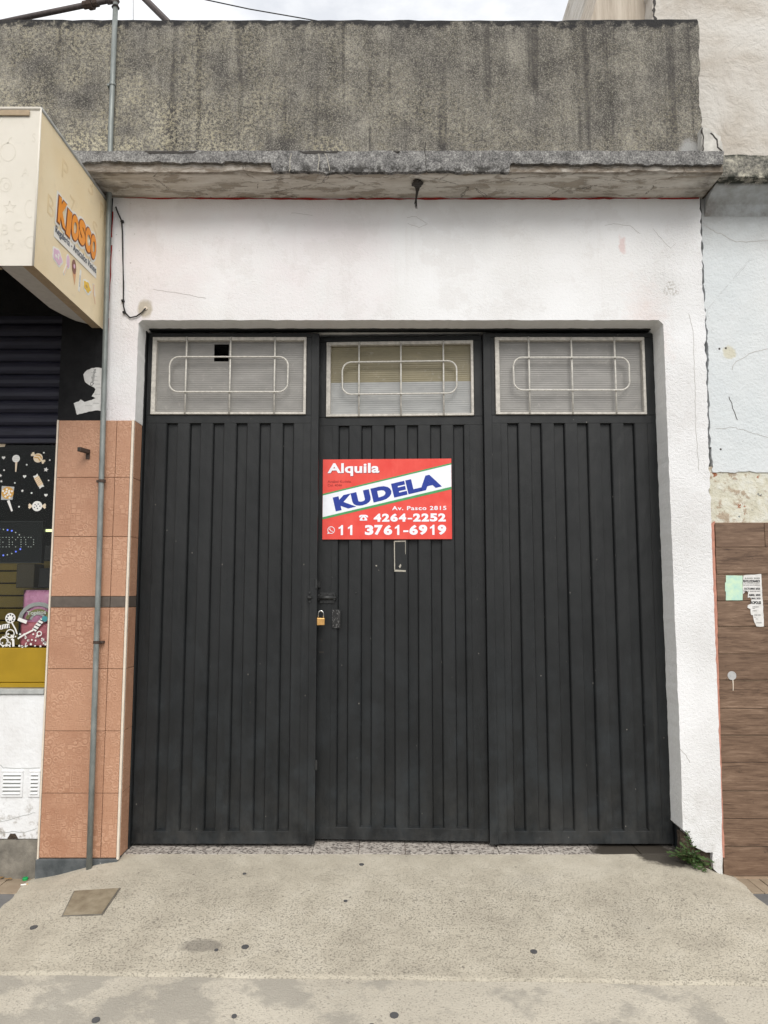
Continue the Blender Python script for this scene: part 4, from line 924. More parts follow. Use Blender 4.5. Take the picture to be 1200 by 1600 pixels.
obj('bottom_bar', bx(-4.595, -1.904, .040, .075, 2.262, 2.291, bev=.003), 'shutter_paint', sh_)
# display window
dw = empty('display_window', 'kiosk display window with candy stickers above an ochre panel', 'window', (-3.2, .06, .85))
gl = obj('glass', bx(-4.595, -1.916, .070, .076, 1.075, 2.30), 'window_glass', dw)
obj('window_frame', bx(-1.9155, -1.899, .055, .095, .857, 2.262, bev=.002), 'frame_dark', dw)
op = obj('ochre_panel', bx(-4.595, -1.917, .060, .085, .885, 1.078, bev=.003), 'ochre_panel', dw)
obj('lower_track', bx(-4.595, -1.917, .050, .09, .857, .883, bev=.003), 'ochre_panel', dw)
def K(px, py, Y=.068): return P(px, py, Y)
def KK(cx, cy): return K(cx*.1125, 680+cy*.1125)      # crop measure
SS = .1125*4.25/1150
def star(c, r, n=5, ratio=.45, rot=0): return [(c[0]+(r if i % 2 == 0 else r*ratio)*math.sin(math.pi*i/n+rot), c[1]+(r if i % 2 == 0 else r*ratio)*math.cos(math.pi*i/n+rot)) for i in range(2*n)]
def heart(c, r): return [(c[0]+r*.06*16*math.sin(t)**3, c[1]+r*.06*(13*math.cos(t)-5*math.cos(2*t)-2*math.cos(3*t)-math.cos(4*t))) for t in [6.2832*i/18 for i in range(18)]]
def stick(pts, m_, y=.0685, nm='sticker'): return obj(nm, prism(NB(), pts, y, .0695), m_, gl)
def circ(c, r, n=20, rx=None): return [(c[0]+(rx or r)*math.cos(6.2832*i/n), c[1]+r*math.sin(6.2832*i/n)) for i in range(n)]
def rotp(pts, c, a): return [(c[0]+(x-c[0])*math.cos(a)-(z-c[1])*math.sin(a), c[1]+(x-c[0])*math.sin(a)+(z-c[1])*math.cos(a)) for x, z in pts]
for cx, cy, r_ in ((370, 410, 12), (55, 485, 12), (205, 662, 11), (438, 803, 13), (263, 993, 12), (690, 345, 11), (674, 628, 11), (608, 242, 12)): stick(circ(KK(cx, cy), r_*SS, 10), 'sticker_white')
for cx, cy, r_ in ((638, 478, 36), (310, 772, 22), (18, 640, 20), (5, 560, 25)): stick(star(KK(cx, cy), r_*SS, rot=.2), 'sticker_white')
for cx, cy in ((48, 312), (340, 572), (637, 832)): stick(heart(KK(cx, cy), 26*SS), 'sticker_white')
c = KK(222, 325); stick(circ(c, 54*SS), 'sticker_white'); s_ = KK(222, 440); stick([(s_[0]-9*SS, s_[1]-70*SS), (s_[0]+7*SS, s_[1]-70*SS), (s_[0]+15*SS, s_[1]+70*SS), (s_[0]-15*SS, s_[1]+70*SS)], 'sticker_cream', .0683)
for i in range(3): stick(rotp([(c[0]-48*SS, c[1]+(i*24-26)*SS), (c[0]+48*SS, c[1]+(i*24-26)*SS), (c[0]+48*SS, c[1]+(i*24-22)*SS), (c[0]-48*SS, c[1]+(i*24-22)*SS)], c, .1), 'sill_grey', .0681)
def candy(cx, cy, r_, rot, m_, st_):
    c = KK(cx, cy)
    for s in (-1, 1):
        w = [(c[0]+s*r_*.8*SS, c[1]), (c[0]+s*r_*1.5*SS, c[1]+.55*r_*SS), (c[0]+s*r_*1.75*SS, c[1]+.2*r_*SS), (c[0]+s*r_*1.6*SS, c[1]), (c[0]+s*r_*1.75*SS, c[1]-.2*r_*SS), (c[0]+s*r_*1.5*SS, c[1]-.55*r_*SS)]
        stick(rotp(w if s > 0 else w[::-1], c, rot), 'sticker_cream', .0684)
    stick(circ(c, r_*SS), m_, .0682)
    for i in range(len(st_)): 
        a, b_ = st_[i]; stick(circ((c[0]+a*r_*SS, c[1]+b_*r_*SS), .13*r_*SS, 8), 'print_navy', .0679)
candy(528, 315, 66, -.6, 'sticker_cream', []); c = KK(528, 315)
for o_ in (-28, 12): stick(rotp([(c[0]-50*SS, c[1]+o_*SS), (c[0], c[1]+(o_+22)*SS), (c[0]+50*SS, c[1]+o_*SS), (c[0]+50*SS, c[1]+(o_+16)*SS), (c[0], c[1]+(o_+38)*SS), (c[0]-50*SS, c[1]+(o_+16)*SS)], c, -.5), 'print_gold', .0678)
candy(515, 985, 72, 0, 'sticker_white', [(-.4, .3), (.2, .4), (.55, .0), (-.5, -.25), (.1, -.45), (-.1, .02)])
c = KK(535, 640); stick(rotp([(c[0]-38*SS, c[1]-70*SS), (c[0]+38*SS, c[1]-70*SS), (c[0]+38*SS, c[1]+70*SS), (c[0]-38*SS, c[1]+70*SS)], c, R(30)), 'sticker_cream')
for s in (-1, 1): stick(rotp([(c[0]-30*SS, c[1]+s*70*SS), (c[0]+30*SS, c[1]+s*70*SS), (c[0]+36*SS, c[1]+s*105*SS), (c[0], c[1]+s*95*SS), (c[0]-36*SS, c[1]+s*105*SS)][::s], c, R(30)), 'sticker_white')
for i in range(5): zz = c[1]+(-52+26*i)*SS; stick(rotp([(c[0]-37*SS, zz), (c[0]+37*SS, zz+8*SS), (c[0]+37*SS, zz+14*SS), (c[0]-37*SS, zz+6*SS)], c, R(30)), 'print_gold', .0678)
c = KK(105, 800); stick([(c[0]-88*SS, c[1]-98*SS), (c[0]+72*SS, c[1]-98*SS), (c[0]+90*SS, c[1]+85*SS), (c[0]-88*SS, c[1]+98*SS)], 'bag_grey', .0690); stick(circ(c, 86*SS), 'print_gold', .0682)
for i in range(11): a = i*2.4; rr = 18+62*(i/11); stick(circ((c[0]+rr*math.cos(a)*SS, c[1]+rr*math.sin(a)*SS), 15*SS, 9), 'sticker_white', .0678)
s_ = KK(140, 980); stick(rotp([(s_[0]-12*SS, s_[1]-82*SS), (s_[0]+12*SS, s_[1]-82*SS), (s_[0]+18*SS, s_[1]+82*SS), (s_[0]-18*SS, s_[1]+82*SS)], s_, R(22)), 'sticker_white', .0680)
c = KK(25, 135); stick([(c[0]-60*SS, c[1]-30*SS), (c[0]+40*SS, c[1]-25*SS), (c[0]+60*SS, c[1]+28*SS), (c[0]-60*SS, c[1]+28*SS)], 'sticker_cream')
# lower sticker band
def J(cx, cy): return K(cx*.1125, 850+cy*.1125)
def ring(c, r, w, m_, n=18): 
    bm = NB(); A = [(c[0]+r*math.cos(6.2832*i/n), c[1]+r*math.sin(6.2832*i/n)) for i in range(n+1)]; strip(bm, A, w, .0682, .0695); obj('sticker', bm, m_, gl)
c = J(143, 1030); stick(circ(c, 70*SS), 'sticker_white', .0684)
for i in range(8): a = i*.8; stick(circ((c[0]+45*math.cos(a)*SS, c[1]+45*math.sin(a)*SS), 13*SS, 8), 'print_black', .0679)
obj('sticker', strip(NB(), [J(165, 1095), J(215, 1185), J(235, 1250)], 18*SS, .0684, .0695), 'sticker_white', gl)
obj('sticker', strip(NB(), [J(470, 1200), J(530, 1120), J(590, 1050)], 62*SS, .0684, .0695), 'sticker_white', gl)
for t_ in (.15, .4, .65, .9): a = J(470+120*t_, 1200-150*t_); stick(rotp([(a[0]-30*SS, a[1]-6*SS), (a[0]+30*SS, a[1]-6*SS), (a[0]+30*SS, a[1]+8*SS), (a[0]-30*SS, a[1]+8*SS)], a, R(-25)), 'print_black', .0679)
stick(circ(J(620, 1040), 40*SS), 'teal', .0683)
obj('sticker', strip(NB(), [J(245, 1315), J(330, 1260), J(460, 1195)], 22*SS, .0684, .0695), 'sticker_white', gl)
obj('sticker', strip(NB(), [J(250, 1040), J(310, 1065), J(370, 1085)], 46*SS, .0684, .0695), 'sticker_white', gl)
obj('sticker', strip(NB(), [J(0, 1160), J(60, 1145), J(130, 1135)], 60*SS, .0684, .0695), 'sticker_white', gl)
for i in range(4): a = J(20+i*32, 1150); stick([(a[0]-5*SS, a[1]-28*SS), (a[0]+5*SS, a[1]-28*SS), (a[0]+9*SS, a[1]+28*SS), (a[0]-1*SS, a[1]+28*SS)], 'print_black', .0679)
for cx, cy, r_ in ((140, 1245, 55), (50, 1355, 55), (545, 1245, 30), (122, 1385, 22)): ring(J(cx, cy), r_*SS, 14*SS, 'sticker_white')
obj('sticker', strip(NB(), [J(185, 1425), J(182, 1330), J(160, 1318)], 30*SS, .0684, .0695), 'sticker_white', gl)
for i in range(46):
    cx, cy = random.uniform(-5, 640), random.uniform(1250, 1430)
    if i % 3: stick(circ(J(cx, cy), random.uniform(7, 17)*SS, 8), 'sticker_white', .0686)
    else: stick(star(J(cx, cy), random.uniform(18, 26)*SS, rot=i), 'sticker_white', .0686)
# open sign of dots
ls = empty('led_open_sign', 'black light sign with dotted letters and blue dots inside the window', 'sign', (*P(20, 878, .14)[:1], .14, P(20, 878, .14)[1]))
def Q(px, py, Y=.112): return P(px, py, Y)
a, c = Q(-60, 880, .115), Q(67, 814, .115)
obj('case', bx(a[0], c[0], .125, .16, a[1], c[1], bev=.003), 'led_case', ls); rim = NB(); tube(rim, [(a[0], .123, c[1]-.003), (c[0]-.003, .123, c[1]-.003), (c[0]-.003, .123, a[1]+.003), (a[0], .123, a[1]+.003)], .004, 6); obj('rim', rim, 'frame_dark', ls)
GL = {'E': ['111', '100', '110', '100', '111'], 'R': ['110', '101', '110', '110', '101'], 'T': ['111', '010', '010', '010', '010'], 'O': ['0110', '1001', '1001', '1001', '0110']}
bd = NB()
for ch_, cx in (('E', -12), ('R', 70), ('T', 240), ('R', 120), ('O', 350)):
    if ch_ == 'R' and cx == 70: continue
    g = GL[ch_]; wd = 90 if ch_ != 'O' else 110
    for r_, row in enumerate(g):
        for q_, bit in enumerate(row):
            if bit == '1':
                a = P((cx+wd*q_/(len(row)-1))*.1125, 680+(1418+r_*33)*.1125, .118); disc(bd, a[0], a[1], .0023, .1235, .1255, 6)
obj('letter_dots', bd, 'led_white', ls)
bd = NB()
for cx, cy in ((98, 1315), (157, 1327), (275, 1582), (213, 1616), (38, 1668), (-20, 1300)):
    a = P(cx*.1125, 680+cy*.1125, .118); disc(bd, a[0], a[1], .0052, .1235, .1255, 8)
obj('ring_dots', bd, 'led_blue', ls)
bd = NB()
for cx, cy in ((40, 1308), (210, 1350), (262, 1382), (155, 1643), (95, 1660)): a = P(cx*.1125, 680+cy*.1125, .118); disc(bd, a[0], a[1], .0034, .1235, .1255, 6)
obj('ring_dots', bd, 'led_white', ls)
# lamps inside
tl = empty('tube_lamp', 'white tube lamp glowing at the top of the kiosk window', 'lamp', (-2.3, .34, 2.24))
bm = NB(); tube(bm, [(-2.75, .34, 2.288), (-2.0, .34, 2.288)], .014, 12); obj('tube', bm, 'tube_light', tl); obj('holder', bx(-2.80, -1.95, .32, .36, 2.304, 2.34, bev=.004), 'kiosk_white_wall', tl)
a, c = P(67, 828, .2), P(84, 830, .2); lsp = bx(a[0], c[0], .2, .206, c[1]-.003, a[1]+.004); tag(obj('light_strip', lsp, 'strip_light'), 'short yellowish light strip glowing beside the dotted sign', 'light')
# slatted back panel, goods
swl = empty('slat_display_panel', 'yellow slatted display panel at the back of the kiosk window', 'display panel', (-2.6, .9, .8))
for i in range(9): obj('board', bx(-4.5, -1.82, .90, .92, .86+i*.085, .936+i*.085, bev=.003), 'slatwall_yellow', swl)
bag = empty('snack_bag', 'pink and grey snack bag standing behind the window glass', 'bag', (*P(57, 1008, .14)[:1], .14, 1.08))
def pillow(x0, x1, z0, z1, y, th_, n=12):
    bm = NB(); F_ = []; Bk = []
    for j in range(n+1):
        rf, rb_ = [], []
        for i in range(n+1):
            u, v = i/n, j/n; h = th_*(math.sin(math.pi*u)**.5)*(math.sin(math.pi*v)**.35); w = .004*mn.noise(Vector((u*6, v*6, x0)))*h/th_*2
            x = x0+(x1-x0)*u; z = z0+(z1-z0)*v; rf.append(bm.verts.new((x, y-h+w, z))); rb_.append(bm.verts.new((x, y+h, z)))
        F_.append(rf); Bk.append(rb_)
    for j in range(n):
        for i in range(n): bm.faces.new((F_[j][i], F_[j][i+1], F_[j+1][i+1], F_[j+1][i])); bm.faces.new((Bk[j][i], Bk[j+1][i], Bk[j+1][i+1], Bk[j][i+1]))
    bmesh.ops.remove_doubles(bm, verts=bm.verts, dist=.0005); return bm
b0, b1 = P(33, 1010, .14), P(80, 922, .14)
obj('bag_body', pillow(b0[0], b1[0]+.02, 1.09, b1[1], .14, .035), 'bag_pink', bag, smooth=True)
a = P(60, 962, .104)
for r_, w, m_ in ((.085, .022, 'bag_grey'), (.052, .02, 'bag_olive'), (.035, .012, 'bag_grey')):
    obj('arch_print', strip(NB(), [(a[0]+r_*1.25*math.cos(R(t)), a[1]-.03+r_*1.15*math.sin(R(t))) for t in range(10, 171, 16)], w, .1015, .104), m_, bag)
link('lettering', fit(text('Topitos', .03), P(42, 962, .1)[0], P(72, 962, .1)[0], P(50, 963, .1)[1], P(50, 955, .1)[1], .0995, rot=.06), 'sticker_white', bag)
bag2 = empty('red_snack_bag', 'dull red snack bag lying in front of the pink one', 'bag', (*P(55, 1008, .12)[:1], .12, 1.08))
b0, b1 = P(32, 1010, .105), P(78, 972, .105); obj('bag_body', pillow(b0[0], b1[0]+.02, 1.082, b1[1], .094, .012), 'bag_red', bag2, smooth=True)
for i, (xa, xb, za, zb, m_) in enumerate(((-2.30, -2.16, 1.42, 1.55, 'box_dark'), (-2.14, -1.99, 1.42, 1.53, 'box_tan'), (-2.45, -2.33, 1.42, 1.58, 'box_tan'), (-2.42, -2.20, 1.09, 1.24, 'box_dark'), (-2.30, -2.10, 1.60, 1.70, 'box_dark'))):
    t = obj('goods_box', bx(xa, xb, .72, .86, za, zb, bev=.004), m_); tag(t, ['dark box on the middle row of the yellow panel', 'tan box next to a dark one on the yellow panel', 'tall tan box at the far left of the panel row', 'low dark box left of the pink snack bag', 'flat dark box just below the dotted light sign'][i], 'box', 'goods behind the kiosk window')
# torn paper on the black wall
tp_ = [(150, 574), (158, 575), (163, 580), (163, 643), (152, 641), (138, 643), (128, 646), (120, 648), (118, 640), (115, 630), (123, 627), (126, 624), (132, 628), (143, 625), (149, 622), (143, 619), (147, 613), (149, 608), (140, 602), (133, 597), (131, 590), (130, 585), (136, 578), (143, 575)]
tpo = rough_line([P(x, y, 0) for x, y in tp_]+[P(*tp_[0], 0)], .012, .004, 21)[:-1]
pt_ = empty('torn_paper', 'torn white newspaper scrap stuck on the black wall', 'paper', (*P(145, 646, 0)[:1], .003, P(145, 646, 0)[1]))
sc_ = obj('paper', prism(NB(), tpo, .0015, .0045), 'old_paper', pt_)
for i, (px, py, w) in enumerate(((146, 582, 9), (147, 588, 10), (148, 594, 10), (152, 600, 9), (154, 606, 8), (152, 616, 9), (150, 630, 10), (138, 634, 12))):
    a = P(px, py, 0); obj('print_line', bx(a[0]-w*.0018, a[0]+w*.0018, .0008, .002, a[1]-.0012, a[1]+.0012), 'sill_grey', sc_)
me = text('Quilmes', .0); fit(me, P(146, 603, 0)[0], P(146, 603, 0)[0]+.10, P(146, 603, 0)[1], P(146, 603, 0)[1]+.022, .0009, rot=R(82)); link('lettering', me, 'frame_dark', sc_)

# ================================================================== awning
AX, AY, AZ0, AZ1 = -1.652, -.873, 2.93, 3.715
aw = empty('kiosk_awning', 'cream box awning lettered KIOSCO over the kiosk front', 'awning', (AX, 0, AZ0))
def fabric(name, fn, nu, nv, m_):
    bm = NB(); g = [[bm.verts.new(fn(i/nu, j/nv)) for i in range(nu+1)] for j in range(nv+1)]
    for j in range(nv):
        for i in range(nu): bm.faces.new((g[j][i], g[j][i+1], g[j+1][i+1], g[j+1][i]))
    return obj(name, bm, m_, aw, smooth=True)
def wr(u, v): 
    e = max(0, min(1, min(u, 1-u, v, 1-v)*5))
    return e*(.008*mn.noise(Vector((u*2.0+v*1.2, v*2.2-u, 3)))+.0022*mn.noise(Vector((u*6-v*5, v*3+u*3, 8))))
side = fabric('side_panel', lambda u, v: (AX+wr(u, v), AY*(1-u)-.004, AZ0+(AZ1-AZ0)*v), 30, 26, 'awning_cream_lit')
front = fabric('front_panel', lambda u, v: (-4.5+(AX+4.5)*u, AY-max(0, min(1, min(u*3.4, (1-u)*3.4, v, 1-v)*5))*0, AZ0-.002+(AZ1-AZ0)*v), 70, 20, 'awning_front')
obj('top_panel', bx(-4.5, AX, AY, -.02, AZ1-.006, AZ1, bev=.002), 'awning_front', aw)
for n_, a, c in (('corner_tube', (AX, AY, AZ0), (AX, AY, AZ1)), ('top_tube', (AX, AY, AZ1), (AX, -.02, AZ1)), ('front_tube', (-4.5, AY, AZ1), (AX, AY, AZ1))):
    bm = NB(); tube(bm, [a, c], .0085 if n_ != 'corner_tube' else .005, 8); obj(n_, bm, 'sill_grey' if n_ == 'top_tube' else 'awning_front', aw, smooth=True)
obj('front_batten', bx(-4.5, AX-.05, AY-.010, AY-.004, AZ1-.040, AZ1-.012, bev=.002), 'awning_hem', aw)
# returned hem and lining round the open underside
obj('hem', bx(AX-.055, AX-.001, AY+.01, -.03, AZ0+.001, AZ0+.005), 'awning_hem', aw)
ln = NB(); seg = 16; prev = None
for i in range(seg+1):
    y = AY+.02+(-.06-AY-.02)*i/seg; w = .11*min(1, (1-i/seg)*3.2)**.5+.012; q = (ln.verts.new((AX-.055, y, AZ0+.004)), ln.verts.new((AX-.055-w, y, AZ0+.014)))
    if prev: ln.faces.new((prev[0], q[0], q[1], prev[1]))
    prev = q
obj('lining', ln, 'awning_lining', aw)
obj('front_hem', bx(-4.5, AX-.17, AY+.006, AY+.05, AZ0+.001, AZ0+.005), 'awning_hem', aw)
# lettering on the side panel: u runs from the street edge to the wall
def SP(px, py):     # photo point on the side plane x = AX -> (y, z)
    u, v = (px-600)/FOC, (800-py)/FOC; t = AX/u; return (-CAM_D+t*(_c-v*_s), CAM_H+t*(_s+v*_c))
def side_mesh(me, m_, lift, nm='lettering'):      # facade mesh (x,z) laid on the side plane: x -> y
    for v in me.vertices:
        x, y, z = v.co; u = (x-AY)/(-AY); vv = (z-AZ0)/(AZ1-AZ0)
        v.co = (AX+wr(u, vv)+lift-y, x, z)
    me.update(); return link(nm, me, m_, side)
def sp_prism(pts, m_, lift, nm='print'):
    bm = prism(NB(), pts, 0, .0008); bmesh.ops.recalc_face_normals(bm, faces=bm.faces); me = bpy.data.meshes.new(nm); bm.to_mesh(me); bm.free(); return side_mesh(me, m_, lift, nm)
def SC(cx, cy): return SP(60+cx*.1187, 290+cy*.11875)
# KIOSCO: letter by letter, as drawn, bouncing a little
GLY = {'K': (250, 178, 275, 545, 350, 600), }
kl, kr = SC(250, 250), SC(745, 900)
word = 'KIOSCO'; wds = [1.25, .72, 1.1, 1.0, .95, 1.05]; tot = sum(wds); y = kl[0]
zb0, zt0 = SC(270, 535)[1], SC(270, 180)[1]; zb1, zt1 = SC(735, 990)[1], SC(735, 665)[1]
print('KIOSCO', kl, kr, zb0, zt0, zb1, zt1)
for k_, ch_ in enumerate(word):
    w = (kr[0]-kl[0])*wds[k_]/tot; t_ = (k_+.5)/6; zb, zt = zb0+(zb1-zb0)*t_, zt0+(zt1-zt0)*t_; dz = (.010, -.008, .0, .012, .006, -.002)[k_]
    for off, g_, m_, lift in ((.12, .020, 'print_white', .0022), (.085, .007, 'print_brown', .0044), (.07, .0, 'print_orange', .0064)):
        me = text(ch_, off, .04); fit(me, y-g_, y+w*.97+g_, zb+dz-g_, zt+dz+g_, 0); side_mesh(me, m_, lift)
    y += w
rl_, rr_ = SC(218, 600), SC(750, 1140)
za, zb_ = SC(225, 640)[1], SC(225, 560)[1]; zc = SC(740, 1165)[1]
ang = math.atan2(zc-za, rr_[0]-rl_[0])
ln_ = math.hypot(zc-za, rr_[0]-rl_[0])
bgp = [(rl_[0]-.012, za-.02), (rr_[0]+.012, zc-.018), (rr_[0]+.012, zc+.052), (rl_[0]-.012, zb_+.006)]
sp_prism(bgp, 'print_white', .0016)
me = text('Regaleria - Articulos Varios', .004); fit(me, rl_[0], rl_[0]+ln_, za-.004, za+.045, 0, rot=ang); side_mesh(me, 'print_navy', .0052)
def blob(cx, cy, r_, m_, lift=.0024, ry=None, n=16, wavy=0): c = SC(cx, cy); return sp_prism([(c[0]+r_*(1+wavy*math.cos(5*6.2832*i/n))*math.cos(6.2832*i/n), c[1]+(ry or r_)*(1+wavy*math.cos(5*6.2832*i/n))*math.sin(6.2832*i/n)) for i in range(n)], m_, lift)
blob(247, 935, .060, 'print_white', .0012, .046, 20, .1); blob(247, 935, .048, 'print_pink', .0024, .036, 20, .12)
for a in ((225, 925), (262, 915), (255, 950)): blob(*a, .010, 'print_white', .0032, .008)
blob(390, 1000, .024, 'print_white', .0012, .042); blob(390, 1000, .017, 'print_pink', .0024, .034)
def line(p0, p1, w, m_, lift=.0022): a, c = SC(*p0), SC(*p1); bm = strip(NB(), [a, c], w, 0, .0008); bmesh.ops.recalc_face_normals(bm, faces=bm.faces); me = bpy.data.meshes.new('print'); bm.to_mesh(me); bm.free(); side_mesh(me, m_, lift, 'print')
line((375, 1050), (325, 1165), .020, 'print_white', .0010); line((375, 1055), (330, 1155), .008, 'print_peach')
blob(468, 1070, .026, 'print_brown', .0026, .040); blob(470, 1062, .010, 'print_pink', .0034, .012)
a, c, d = SC(447, 1110), SC(492, 1150), SC(472, 1310); sp_prism([a, d, c], 'print_cone', .0024)
line((560, 1110), (530, 1390), .022, 'print_white', .0014); line((548, 1180), (540, 1330), .009, 'bag_grey', .0024)
blob(640, 1335, .056, 'print_white', .0012, .040, 20, .08); blob(638, 1332, .044, 'print_yellow', .0024, .028, 20, .14); blob(630, 1325, .014, 'print_gold', .0034, .008)
line((722, 1290), (738, 1460), .024, 'print_white', .0010); line((724, 1300), (722, 1420), .016, 'print_peach'); line((720, 1400), (745, 1560), .010, 'print_peach')
# faint drawings on the front panel
FY = AY
def FP(px, py): return P(px, py, FY-.001)
def fline(pts, w=.0055, m_='print_faint', closed=False):
    q = [FP(*p) for p in pts]; q = q+[q[0]] if closed else q
    obj('faint_print', strip(NB(), q, w, FY-.0008, FY+.002), m_, front)
def fcirc(cx, cy, rx, ry, a0=0, a1=360): fline([(cx+rx*math.cos(R(t)), cy+ry*math.sin(R(t))) for t in range(a0, a1+1, 20)])
fcirc(12, 237, 12, 14); fline([(12, 224), (14, 217), (18, 214)]); fcirc(8, 288, 9, 11); fcirc(10, 290, 4, 5)
fcirc(46, 326, 7, 14, 60, 300); fcirc(48, 378, 9, 9, 60, 320)
fline([(15+(10 if i % 2 == 0 else 4.5)*math.sin(math.pi*i/5), 324-(10 if i % 2 == 0 else 4.5)*math.cos(math.pi*i/5)) for i in range(10)], closed=True)
fline([(14+(8 if i % 2 == 0 else 3.5)*math.sin(math.pi*i/5), 383-(8 if i % 2 == 0 else 3.5)*math.cos(math.pi*i/5)) for i in range(10)], closed=True)
for s, xa, xb, ya, yb in (('A', 33, 46, 260, 275), ('B', 2, 13, 350, 367), ('C', 20, 34, 345, 361), ('S', 50, 56, 208, 222)):
    A0, A1 = FP(xa, yb), FP(xb, ya); link('faint_print', fit(text(s, .01), A0[0], A1[0], A0[1], A1[1], FY-.0009, th=.0006), 'print_faint', front)
random.seed(5)
for i in range(26):      # the same faint print further along the panel
    cx = random.uniform(-4.35, -2.35); cz = AZ0+random.uniform(.12, .66); r_ = .05
    pts = star((cx, cz), r_, rot=i) if i % 2 else circ((cx, cz), r_*.8, 16); obj('faint_print', strip(NB(), pts+[pts[0]], .0055, FY-.0008, FY+.002), 'print_faint', front)
for s, ya, za in (('P', -.62, 3.52), ('Z', -.52, 3.38), ('3', -.30, 3.62), ('S', -.22, 3.40), ('B', -.76, 3.25), ('R', -.12, 3.56)):
    me = text(s, -.005); fit(me, ya, ya+.07, za, za+.10, 0); side_mesh(me, 'print_side_faint', .0012, 'faint_print')

# ================================================================== right-hand building
rb_ = empty('blue_building', 'pale blue plastered building with wood-look tile base at the right', 'building', (3, .2, -.155))
lft = rough_line([(1.905, 2.086), (1.902, 2.4), (1.910, 2.9), (1.905, 3.2), (1.910, 3.80)], .016, .008, 31)
bot_ = rough_line([(4.6, 2.09), (2.6, 2.08), (2.1, 2.09), (1.905, 2.086)], .02, .006, 32)
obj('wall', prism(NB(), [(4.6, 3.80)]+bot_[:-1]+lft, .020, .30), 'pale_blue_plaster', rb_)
obj('peeled_band', bx(1.884, 4.6, .027, .30, 1.70, 2.12), 'peeled_plaster', rb_)
base_ = obj('tile_backing', bx(1.872, 4.6, .0215, .30, -.3, 1.792), 'plank_grout', rb_)
PZ = [1.794, 1.651, 1.494, 1.346, 1.199, 1.049, .901, .748, .600, .455, .300, .154, .005, -.148]
random.seed(11)
for i in range(13):
    z1, z0 = PZ[i], PZ[i+1]; xl = 1.900-.042*(1-((z0+z1)/2+.15)/1.95); e = 2.182 if i == 0 else random.uniform(2.22, 2.8); x0 = xl
    while x0 < 4.6:
        x1 = min(e, 4.6); gp = .0055 if i % 2 else .0016
        obj('plank', bx(x0+.0012, x1-.0012, .0085+random.uniform(0, .001), .0225, z0+gp, z1-.0012, bev=.0014), 'wood_look_tile', base_); x0 = x1; e = x1+.9
tl_ = rough_line([(1.884, 1.90), (1.880, 1.4), (1.871, .9), (1.862, .4), (1.857, -.05)], .03, .003, 33); tr_ = rough_line([(1.849, -.05), (1.853, .4), (1.86, .9), (1.868, 1.4), (1.872, 1.9)], .03, .003, 34)
obj('terracotta_edge', prism(NB(), [(1.900, 1.80)]+[(x+.009, z) for x, z in tl_ if z < 1.8]+[(x-.01, z) for x, z in tr_ if z < 1.8], .005, .06), 'terracotta_edge', rb_)
# ledge with a coved underside
gp_ = NB(); pf = [(-.200, 3.895), (-.205, 3.83), (-.200, 3.762), (-.15, 3.758), (-.07, 3.735), (-.01, 3.70), (.0195, 3.64), (.10, 3.64), (.10, 3.90)]
NX2 = 60; rows = []
for i in range(NX2+1):
    x = 1.928+(4.6-1.928)*i/NX2; rows.append([gp_.verts.new((x, y+.006*mn.noise(Vector((x*9, j, 0))), z+(.012*mn.noise(Vector((x*14, j, 5))) if j < 3 else 0))) for j, (y, z) in enumerate(pf)])
for i in range(NX2):
    for j in range(len(pf)): q = (j+1) % len(pf); gp_.faces.new((rows[i][j], rows[i+1][j], rows[i+1][q], rows[i][q]))
gp_.faces.new(rows[0]); gp_.faces.new(rows[-1][::-1])
def f_rledge(b):
    p = b.pos(); x, y, z = b.xyz(); n = b.noise(p, 12, 6, .7); f = b.noise(p, 60, 5, .7)
    c = b.ramp(b.mr(b.m('ADD', b.m('MULTIPLY', n, .6), b.m('MULTIPLY', f, .4)), .38, .62), [(0, (.05, .05, .045)), (.45, (.22, .21, .18)), (1, (.52, .49, .40))])
    m_ = b.m('MULTIPLY', b.mr(b.noise(p, 18, 5, .7), .45, .55), b.mr(b.m('ABSOLUTE', b.m('SUBTRACT', z, 3.83)), .035, .065))
    c = b.mix(m_, c, (.03, .033, .025))
    uc = b.mix(b.mr(b.noise(p, 5, 5, .65), .35, .65), (.50, .53, .545), (.23, .215, .195))
    c = b.mix(b.mr(z, 3.757, 3.75), c, uc)
    return dict(col=c, rough=.92, nrm=b.bump(b.m('ADD', n, f), .6, .012))
mat('right_ledge', f_rledge)
obj('ledge', gp_, 'right_ledge', rb_)
obj('ledge_end', bx(1.914, 1.926, -.12, .28, 3.752, 3.85), 'broken_masonry', rb_)
# dark joint between the two fronts
obj('joint_gap', bx(1.865, 1.915, .10, .28, -.2, 3.9), 'crack_dark', rb_)
for pts, w_ in (([(1100, 352), (1115, 360), (1135, 370), (1150, 378), (1200, 376)], .004), ([(1200, 545), (1180, 549), (1172, 552), (1160, 560), (1148, 568), (1144, 578)], .0045), ([(1139, 620), (1144, 634), (1149, 648), (1152, 656)], .006), ([(1118, 670), (1150, 668), (1170, 675), (1200, 684)], .003)):
    obj('crack', strip(NB(), rough_line([P(x, y, .02) for x, y in pts], .012, .006, pts[0][1]), w_*.62, .0188, .024), 'hairline' if w_ < .005 else 'crack_dark', rb_)
for px, py in ((1124, 545), (1134, 544), (1110, 700), (1126, 702)):
    a = P(px, py, .02); obj('screw_hole', disc(NB(), a[0], a[1], .006, .0185, .022, 8), 'crack_dark', rb_)
